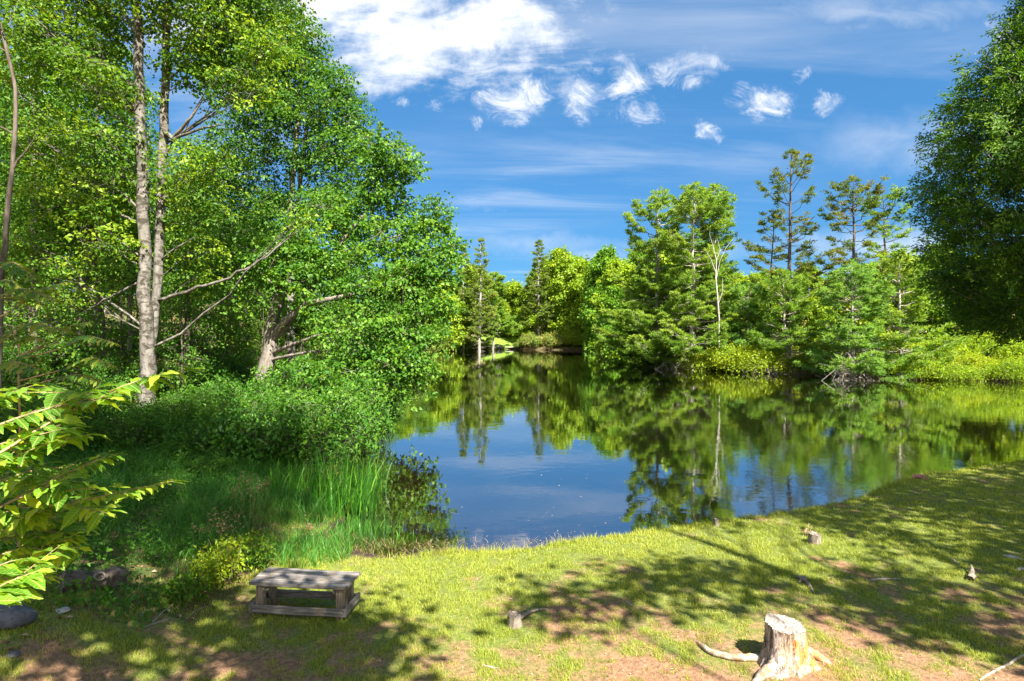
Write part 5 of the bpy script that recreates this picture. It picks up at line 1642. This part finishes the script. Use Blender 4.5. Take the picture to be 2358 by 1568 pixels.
def log():
    a = ground_at(140, 1362); b = ground_at(284, 1350)
    mid = (a + b) / 2
    e = empty('fallen_log', mid, 0, 'short rotting log with a knot hole lying at the left edge of the lawn', 'log')
    ax = (b - a); L = ax.length; ax.normalize()
    seg, n = 28, 26
    side = Vector((-ax.y, ax.x, 0)); up = ax.cross(side) * -1
    if up.z < 0: up = -up
    V = []
    th = np.arange(seg) * 2 * np.pi / seg
    for i in range(n):
        t = i / (n - 1)
        r = .125 * (1 + .12 * math.sin(t * 9)) * (1 + .05 * math.cos(t * 23))
        rr = r * (1 + .10 * np.sin(th * 5 + t * 3) + .05 * np.sin(th * 13 + t * 7) + rng.normal(0, .015, seg))
        off = (t - .5) * L * (1 + .03 * np.sin(th * 6)) if i in (0, n - 1) else (t - .5) * L * np.ones(seg)
        V.append(np.array(ax)[None] * off[:, None] + np.array(side)[None] * (np.cos(th) * rr)[:, None] + np.array(up)[None] * (np.sin(th) * rr)[:, None] + np.array([0, 0, .09]))
    V = np.concatenate(V)
    i = np.arange(n - 1)[:, None] * seg; j = np.arange(seg)[None]; j2 = (j + 1) % seg
    F = np.stack([i + j, i + seg + j, i + seg + j2, i + j2], -1).reshape(-1, 4)
    mesh_obj('bark', V, F, M['bark_rough'], e, True)
    for s, k in ((0, 0), (n - 1, 1)):
        ring = V[s * seg:(s + 1) * seg]; c = ring.mean(0)
        W = np.concatenate([ring, c + (ring - c) * .6 + np.array(ax) * (.015 if k == 0 else -.015), [c + np.array(ax) * (.03 if k == 0 else -.03)]])
        jj = np.arange(seg); j2_ = (jj + 1) % seg
        F4 = np.stack([jj, j2_, seg + j2_, seg + jj], 1); F3 = np.stack([seg + jj, seg + j2_, np.full(seg, 2 * seg)], 1)
        mesh_obj('end_face', W, [F4, F3], M['driftwood'], e, False)
    # knot ring on the front
    kc = Vector((0, 0, .09)) + ax * (.02 * L) - side * .10 * (1 if side.y > 0 else -1) + up * .075
    nrm = (up * .7 - side * (1 if side.y > 0 else -1)).normalized()
    u = nrm.cross(ax).normalized(); v = ax
    A = np.linspace(0, 2 * np.pi, 17)
    pts = [kc + u * (.045 * math.cos(a_)) + v * (.06 * math.sin(a_)) + nrm * .02 for a_ in A]
    tb = Tubes(); tb.add(pts, .012, 6); tb.build('knot', M['driftwood'], e)


log()

# pale dried weed near the small grey stump
q = ground_at(1866, 1236)
e = empty('weed', q, 0, 'pale dried weed head beside the small grey stump', 'weed')
C = rng.normal(0, .05, (16, 3)) + np.array([0, 0, .09])
V, F, var = foliage(C, 6, .03, .035, .8, None)
tag(mesh_obj('seed_heads', V, F, M['dry'], e, False, var), kind='stuff')
tb = Tubes(); tb.twigs(np.zeros((16, 3)), C, .003, .002, .1, 2); tb.build('stems', M['stick'], e)


# lawn litter: fallen twigs and dead leaves too many to count
n = 2600
d = rng.uniform(4.8, 13, n); x = rng.uniform(-.75, .98, n) * d
k = (lawn_mask(x, d) > .5) & (signed(x, d) > .3) & (rng.random(n) < .25 + soil_value(x, d))
x, d = x[k], d[k]
P = np.stack([x, d, terrain(x, d) + .015], 1)
V, F = leaf_quads(P, rng.normal(0, 1, (len(x), 3)) * np.array([1, 1, .12]), rng.normal(0, .25, (len(x), 3)) + np.array([0, 0, 1.]), rng.uniform(.015, .05, len(x)), rng.uniform(.006, .022, len(x)), .2)
tag(mesh_obj('dead_leaves', V, F, M['litter'], None, False, rng.random(len(x))), 'crumbs of dead leaves and bark scattered over the lawn', 'dead leaves', kind='stuff')

# specks afloat near the shore
n = 900
x = rng.uniform(-2.5, 9, n); d = rng.uniform(10.2, 17, n); sg = signed(x, d)
k = (sg < -.06) & (rng.random(n) < np.exp(sg / .9) + .04)
x, d = x[k], d[k]
P = np.stack([x, d, np.full(len(x), .006)], 1)
V, F = leaf_quads(P, rng.normal(0, 1, (len(x), 3)) * np.array([1, 1, 0.02]), rng.normal(0, .06, (len(x), 3)) + np.array([0, 0, 1.]), rng.uniform(.02, .06, len(x)), rng.uniform(.012, .03, len(x)), .05)
tag(mesh_obj('floating_leaves', V, F, M['litter'], None, False, rng.random(len(x))), 'bits of leaf floating on the shallow water along the lawn edge', 'floating leaves', kind='stuff')

# roots and dead branches hanging to the water on the right bank
def shore_roots(px, d, w_, h, n, label):
    x = col_x(px, d)
    e = empty('dead_branches', (x, d, tz(x, d)), 0, label, 'dead branches')
    tb = Tubes()
    A = np.stack([rng.normal(0, w_ * .15, n), rng.normal(0, .4, n), h * rng.uniform(.5, 1.05, n)], 1)
    a = rng.normal(0, 1, n)
    B = np.stack([A[:, 0] + a * w_ * .42, rng.uniform(-1.8, .4, n), rng.uniform(.0, .5, n) * h * .5 - .15], 1)
    tb.twigs(A, B, .030, .008, .16, 5)
    k = rng.integers(0, n, n * 5); u = rng.uniform(.25, 1, (n * 5, 1))
    A2 = A[k] + (B[k] - A[k]) * u
    tb.twigs(A2, A2 + rng.normal(0, .38, (n * 5, 3)), .010, .004, .15, 2)
    tb.build('branches', M['bark_pine'], e)


shore_roots(1958, 46.8, 4.2, 3.2, 34, 'fan of dead grey branches falling to the water below the blue-green pine')
shore_roots(1545, 59.5, 5.0, 1.7, 26, 'tangle of dead grey boughs at the waterline under the pine cluster')
shore_roots(1770, 53.8, 4.2, 1.3, 18, 'dead branches over the reddish bank right of the yellow shrubs')
shore_roots(2080, 47.0, 3.0, 1.0, 14, 'bare twigs on the shore right of the fan of dead branches')


# ------------------------------------------------------------------ foreground saplings with large leaves
LT = np.array([0, .08, .18, .32, .47, .62, .76, .89, 1.0]); LWD = np.array([0, .20, .37, .48, .50, .43, .30, .13, 0])


def big_leaves(P, T, Nn, L, W, curl=.25):
    """serrated ovate leaves, folded on the midrib. returns V,F"""
    n = len(P); T = unit(T); B = unit(np.cross(Nn, T)); N2 = np.cross(T, B)
    K = len(LT)
    L = np.broadcast_to(L, (n,)); W = np.broadcast_to(W, (n,))
    dr = -curl * LT[None] ** 2 * L[:, None] * rng.uniform(.3, 1.4, n)[:, None]
    C = P[:, None] + T[:, None] * (LT[None] * L[:, None])[..., None] + N2[:, None] * dr[..., None]
    zig = 1 + .06 * np.array([0, 1, -1, 1, -1, 1, -1, 1, 0])
    ww = (LWD * zig)[None] * W[:, None]
    wave = .10 * np.sin(np.arange(K)[None] * 1.9 + rng.random(n)[:, None] * 6) * W[:, None]
    Rr = C + B[:, None] * ww[..., None] + N2[:, None] * (ww * .28 + wave * (ww > 0))[..., None]
    Ll = C - B[:, None] * ww[..., None] + N2[:, None] * (ww * .28 - wave * (ww > 0))[..., None]
    V = np.stack([Ll, C, Rr], 2)                    # n,K,3,3
    base = np.arange(n)[:, None, None] * K * 3; i = np.arange(K - 1)[None, :, None] * 3; j = np.arange(2)[None, None]
    F = np.stack([base + i + j, base + i + j + 1, base + i + 3 + j + 1, base + i + 3 + j], -1).reshape(-1, 4)
    one = np.ones((n, K, 3))
    at_ = dict(along=(one * LT[None, :, None]).ravel(), across=(one * np.array([-1, 0, 1.0])).ravel() * (one * (LWD * 2)[None, :, None]).ravel())
    return V.reshape(-1, 3), F, (K - 1) * 2, at_


def leafy_sapling(name, base_px, base_d, stems, label, mat, side_n=3):
    """stems: list of [(px,py,d)...] drawn as woody shoots with alternate leaves in flat sprays"""
    x = col_x(base_px, base_d)
    b = Vector((x, base_d, tz(x, base_d)))
    e = empty(name, b, 0, label, 'sapling')
    r0 = np.array(tuple(b))
    tb = Tubes()
    zt = min(np.array([tuple(at(*s[0])) for s in stems])[:, 2]); zh = max(np.array([tuple(at(*s[0])) for s in stems])[:, 2])
    tb_pts = [(0, 0, -.1), (.02, .02, (zt - b.z) * .5), (0, 0, zt - b.z), (.03, .02, zh - b.z + .1)]
    tube_thing(tb, tb_pts, [.035, .028, .022, .012], 7, 5, .004)
    PP, TT, NN, LL = [], [], [], []
    for s in stems:
        P = np.array([tuple(at(*q)) for q in s]) - r0
        start = np.array([0, 0, P[0][2] - .12])
        P = np.concatenate([[start], P])
        t = np.linspace(0, 1, len(P)); tt = np.linspace(0, 1, 24)
        Q = np.stack([np.interp(tt, t, P[:, i]) for i in range(3)], 1)
        for _ in range(4): Q[1:-1] = (Q[:-2] + Q[1:-1] * 2 + Q[2:]) / 4
        tb.add(Q, np.linspace(.009, .002, 24), 5)
        L = np.linalg.norm(np.diff(Q, axis=0), axis=1).sum()
        shoots = [(Q, L)]
        for k in range(side_n + 2):        # flat side shoots
            u = rng.uniform(.25, .85); i = int(u * 23)
            d = unit(Q[min(i + 1, 23)] - Q[i - 1]); sd = unit(np.cross(d, [0, 0, 1.0])) * (1 if k % 2 else -1)
            l = rng.uniform(.14, .40)
            E = Q[i] + (d * .7 + sd * .8 + np.array([0, 0, rng.normal(0, .12)])) * l
            S = Q[i] + (E - Q[i]) * np.linspace(0, 1, 8)[:, None]
            tb.add(S, np.linspace(.004, .0015, 8), 4)
            shoots.append((S, l))
        for S, l in shoots:
            m = max(5, int(l / .036))
            us = np.linspace(.22 if l > .4 else .25, 1.0, m)
            for k, u in enumerate(us):
                f = u * (len(S) - 1); i = min(int(f), len(S) - 2)
                p = S[i] + (S[i + 1] - S[i]) * (f - i)
                d = unit(S[i + 1] - S[i]); sd = unit(np.cross(d, [0, 0, 1.0])) * (1 if k % 2 else -1)
                tip = 1.0 if u > .97 else 0
                T = d * (.55 + tip) + sd * (1 - .8 * tip) + np.array([0, 0, rng.normal(-.22, .16)])
                PP.append(p); TT.append(T); NN.append(np.array([0, 0, 1.0]) + rng.normal(0, .25, 3)); LL.append(rng.choice([.075, .10, .125, .15]) * rng.uniform(.9, 1.12) * (1 - .30 * (u > .93)))
    PP, TT, NN, LL = map(np.array, (PP, TT, NN, LL))
    V, F, k, at_ = big_leaves(PP, TT, NN, LL, LL * .42)
    tb.build('stem', M['twig'], e)
    mesh_obj('leaves', V, F, M[mat], e, True, np.repeat(rng.random(len(PP)), k), at_)
    return e


leafy_sapling('sapling', -330, 2.75, [
    [(-60, 1085, 2.6), (90, 985, 2.8), (240, 905, 3.0), (330, 872, 3.1), (425, 852, 3.2)],
    [(-60, 1000, 2.7), (60, 955, 2.8), (150, 930, 2.9), (230, 925, 3.0)],
    [(-60, 1090, 2.7), (40, 1050, 2.8), (130, 1010, 2.9), (210, 1000, 3.0)],
    [(-40, 1190, 2.8), (90, 1120, 3.0), (200, 1068, 3.1), (270, 1045, 3.2)],
    [(-60, 930, 2.9), (20, 905, 3.0), (110, 890, 3.1)], [(-60, 1130, 3.1), (60, 1085, 3.2), (160, 1075, 3.3)], [(-60, 1040, 3.3), (80, 1000, 3.4), (180, 985, 3.5)]],
    'bright yellow-green sapling boughs reaching in from the left edge, uppermost in sun', 'leaf_big', 4)
leafy_sapling('sapling', -340, 3.3, [
    [(-50, 1215, 3.2), (90, 1178, 3.3), (200, 1150, 3.4), (310, 1125, 3.5), (400, 1108, 3.6)],
    [(-50, 1200, 3.2), (60, 1165, 3.3), (140, 1130, 3.4)],
    [(-50, 1260, 3.3), (70, 1230, 3.4), (160, 1210, 3.5)],
    [(-50, 1300, 3.2), (40, 1262, 3.3), (120, 1250, 3.4), (185, 1235, 3.5)],
    [(-50, 1160, 3.5), (40, 1120, 3.6), (130, 1090, 3.8)], [(-50, 1240, 3.6), (60, 1205, 3.7), (190, 1180, 3.9), (250, 1165, 4.0)], [(-50, 1330, 3.6), (60, 1290, 3.7), (150, 1275, 3.8)]],
    'broad-leaved sapling bough ending in a cluster beside the dark grass, below the sunlit boughs', 'leaf_big', 3)
leafy_sapling('sapling', -360, 2.5, [
    [(-60, 1420, 2.4), (-20, 1360, 2.5), (30, 1335, 2.6), (85, 1315, 2.65)],
    [(-60, 1400, 2.4), (-30, 1370, 2.5), (10, 1360, 2.55), (40, 1366, 2.6)],
    [(-60, 1340, 2.5), (-20, 1310, 2.6), (30, 1290, 2.7), (70, 1285, 2.8)]],
    'lowest large-leaved sapling at the left edge above the grey stone', 'leaf_big', -1)


def frond_sapling(base_px, base_d, fronds, label):
    x = col_x(base_px, base_d); b = Vector((x, base_d, tz(x, base_d)))
    e = empty('sapling', b, 0, label, 'sapling'); r0 = np.array(tuple(b))
    tb = Tubes(); PP, TT, NN, LL = [], [], [], []
    zh = max(at(*f[0]).z for f in fronds) - b.z
    tube_thing(tb, [(0, 0, -.1), (.03, 0, zh * .5), (0, .02, zh)], [.018, .014, .008], 7, 5, .004)
    for f in fronds:
        P = np.array([tuple(at(*q)) for q in f]) - r0
        zq = P[0][2] - .15
        P = np.concatenate([[[0, 0, zq]], P]); t = np.linspace(0, 1, len(P)); tt = np.linspace(0, 1, 22)
        Q = np.stack([np.interp(tt, t, P[:, i]) for i in range(3)], 1)
        for _ in range(3): Q[1:-1] = (Q[:-2] + Q[1:-1] * 2 + Q[2:]) / 4
        tb.add(Q, np.linspace(.008, .002, 22), 4)
        for i in range(7, 22):
            d = unit(Q[i] - Q[i - 1]); sd = unit(np.cross(d, [0, 0, 1.0]))
            for s in (-1, 1):
                PP.append(Q[i]); TT.append(d * .45 + sd * s + np.array([0, 0, -.28])); NN.append(np.array([0, 0, 1.]) + rng.normal(0, .2, 3)); LL.append(.15 * math.sin(.35 + (i - 6) / 16 * 2.4) * rng.uniform(.85, 1.1))
    PP, TT, NN, LL = map(np.array, (PP, TT, NN, LL))
    V, F, k, at_ = big_leaves(PP, TT, NN, LL, LL * .34, .3)
    tb.build('stem', M['twig'], e)
    mesh_obj('leaves', V, F, M['leaf_frond'], e, True, np.repeat(rng.random(len(PP)), k), at_)


frond_sapling(-60, 5.0, [
    [(-30, 610, 4.8), (30, 600, 4.6), (80, 640, 4.5)], [(-20, 700, 4.8), (50, 660, 4.7), (130, 690, 4.6)], [(0, 790, 4.9), (70, 740, 4.8), (150, 760, 4.7)],
    [(-30, 860, 4.6), (30, 830, 4.5), (90, 850, 4.4)], [(20, 720, 5.2), (80, 670, 5.2), (150, 650, 5.3)], [(-40, 660, 5.1), (20, 640, 5.2), (90, 700, 5.2)]],
    'sapling with long feathered fronds high at the left edge in front of the wood')
frond_sapling(40, 6.4, [
    [(150, 800, 6.2), (200, 770, 6.1), (262, 790, 6.0)], [(150, 850, 6.2), (210, 820, 6.1), (255, 840, 6.0)], [(110, 790, 6.5), (70, 770, 6.5), (20, 790, 6.5)],
    [(130, 870, 6.3), (180, 860, 6.2), (235, 880, 6.1)], [(100, 830, 6.4), (60, 815, 6.3), (10, 840, 6.2)], [(130, 790, 6.7), (160, 750, 6.9), (210, 740, 7.0)]],
    'smaller feathered sapling just above the sunlit boughs, reddish at its tip')
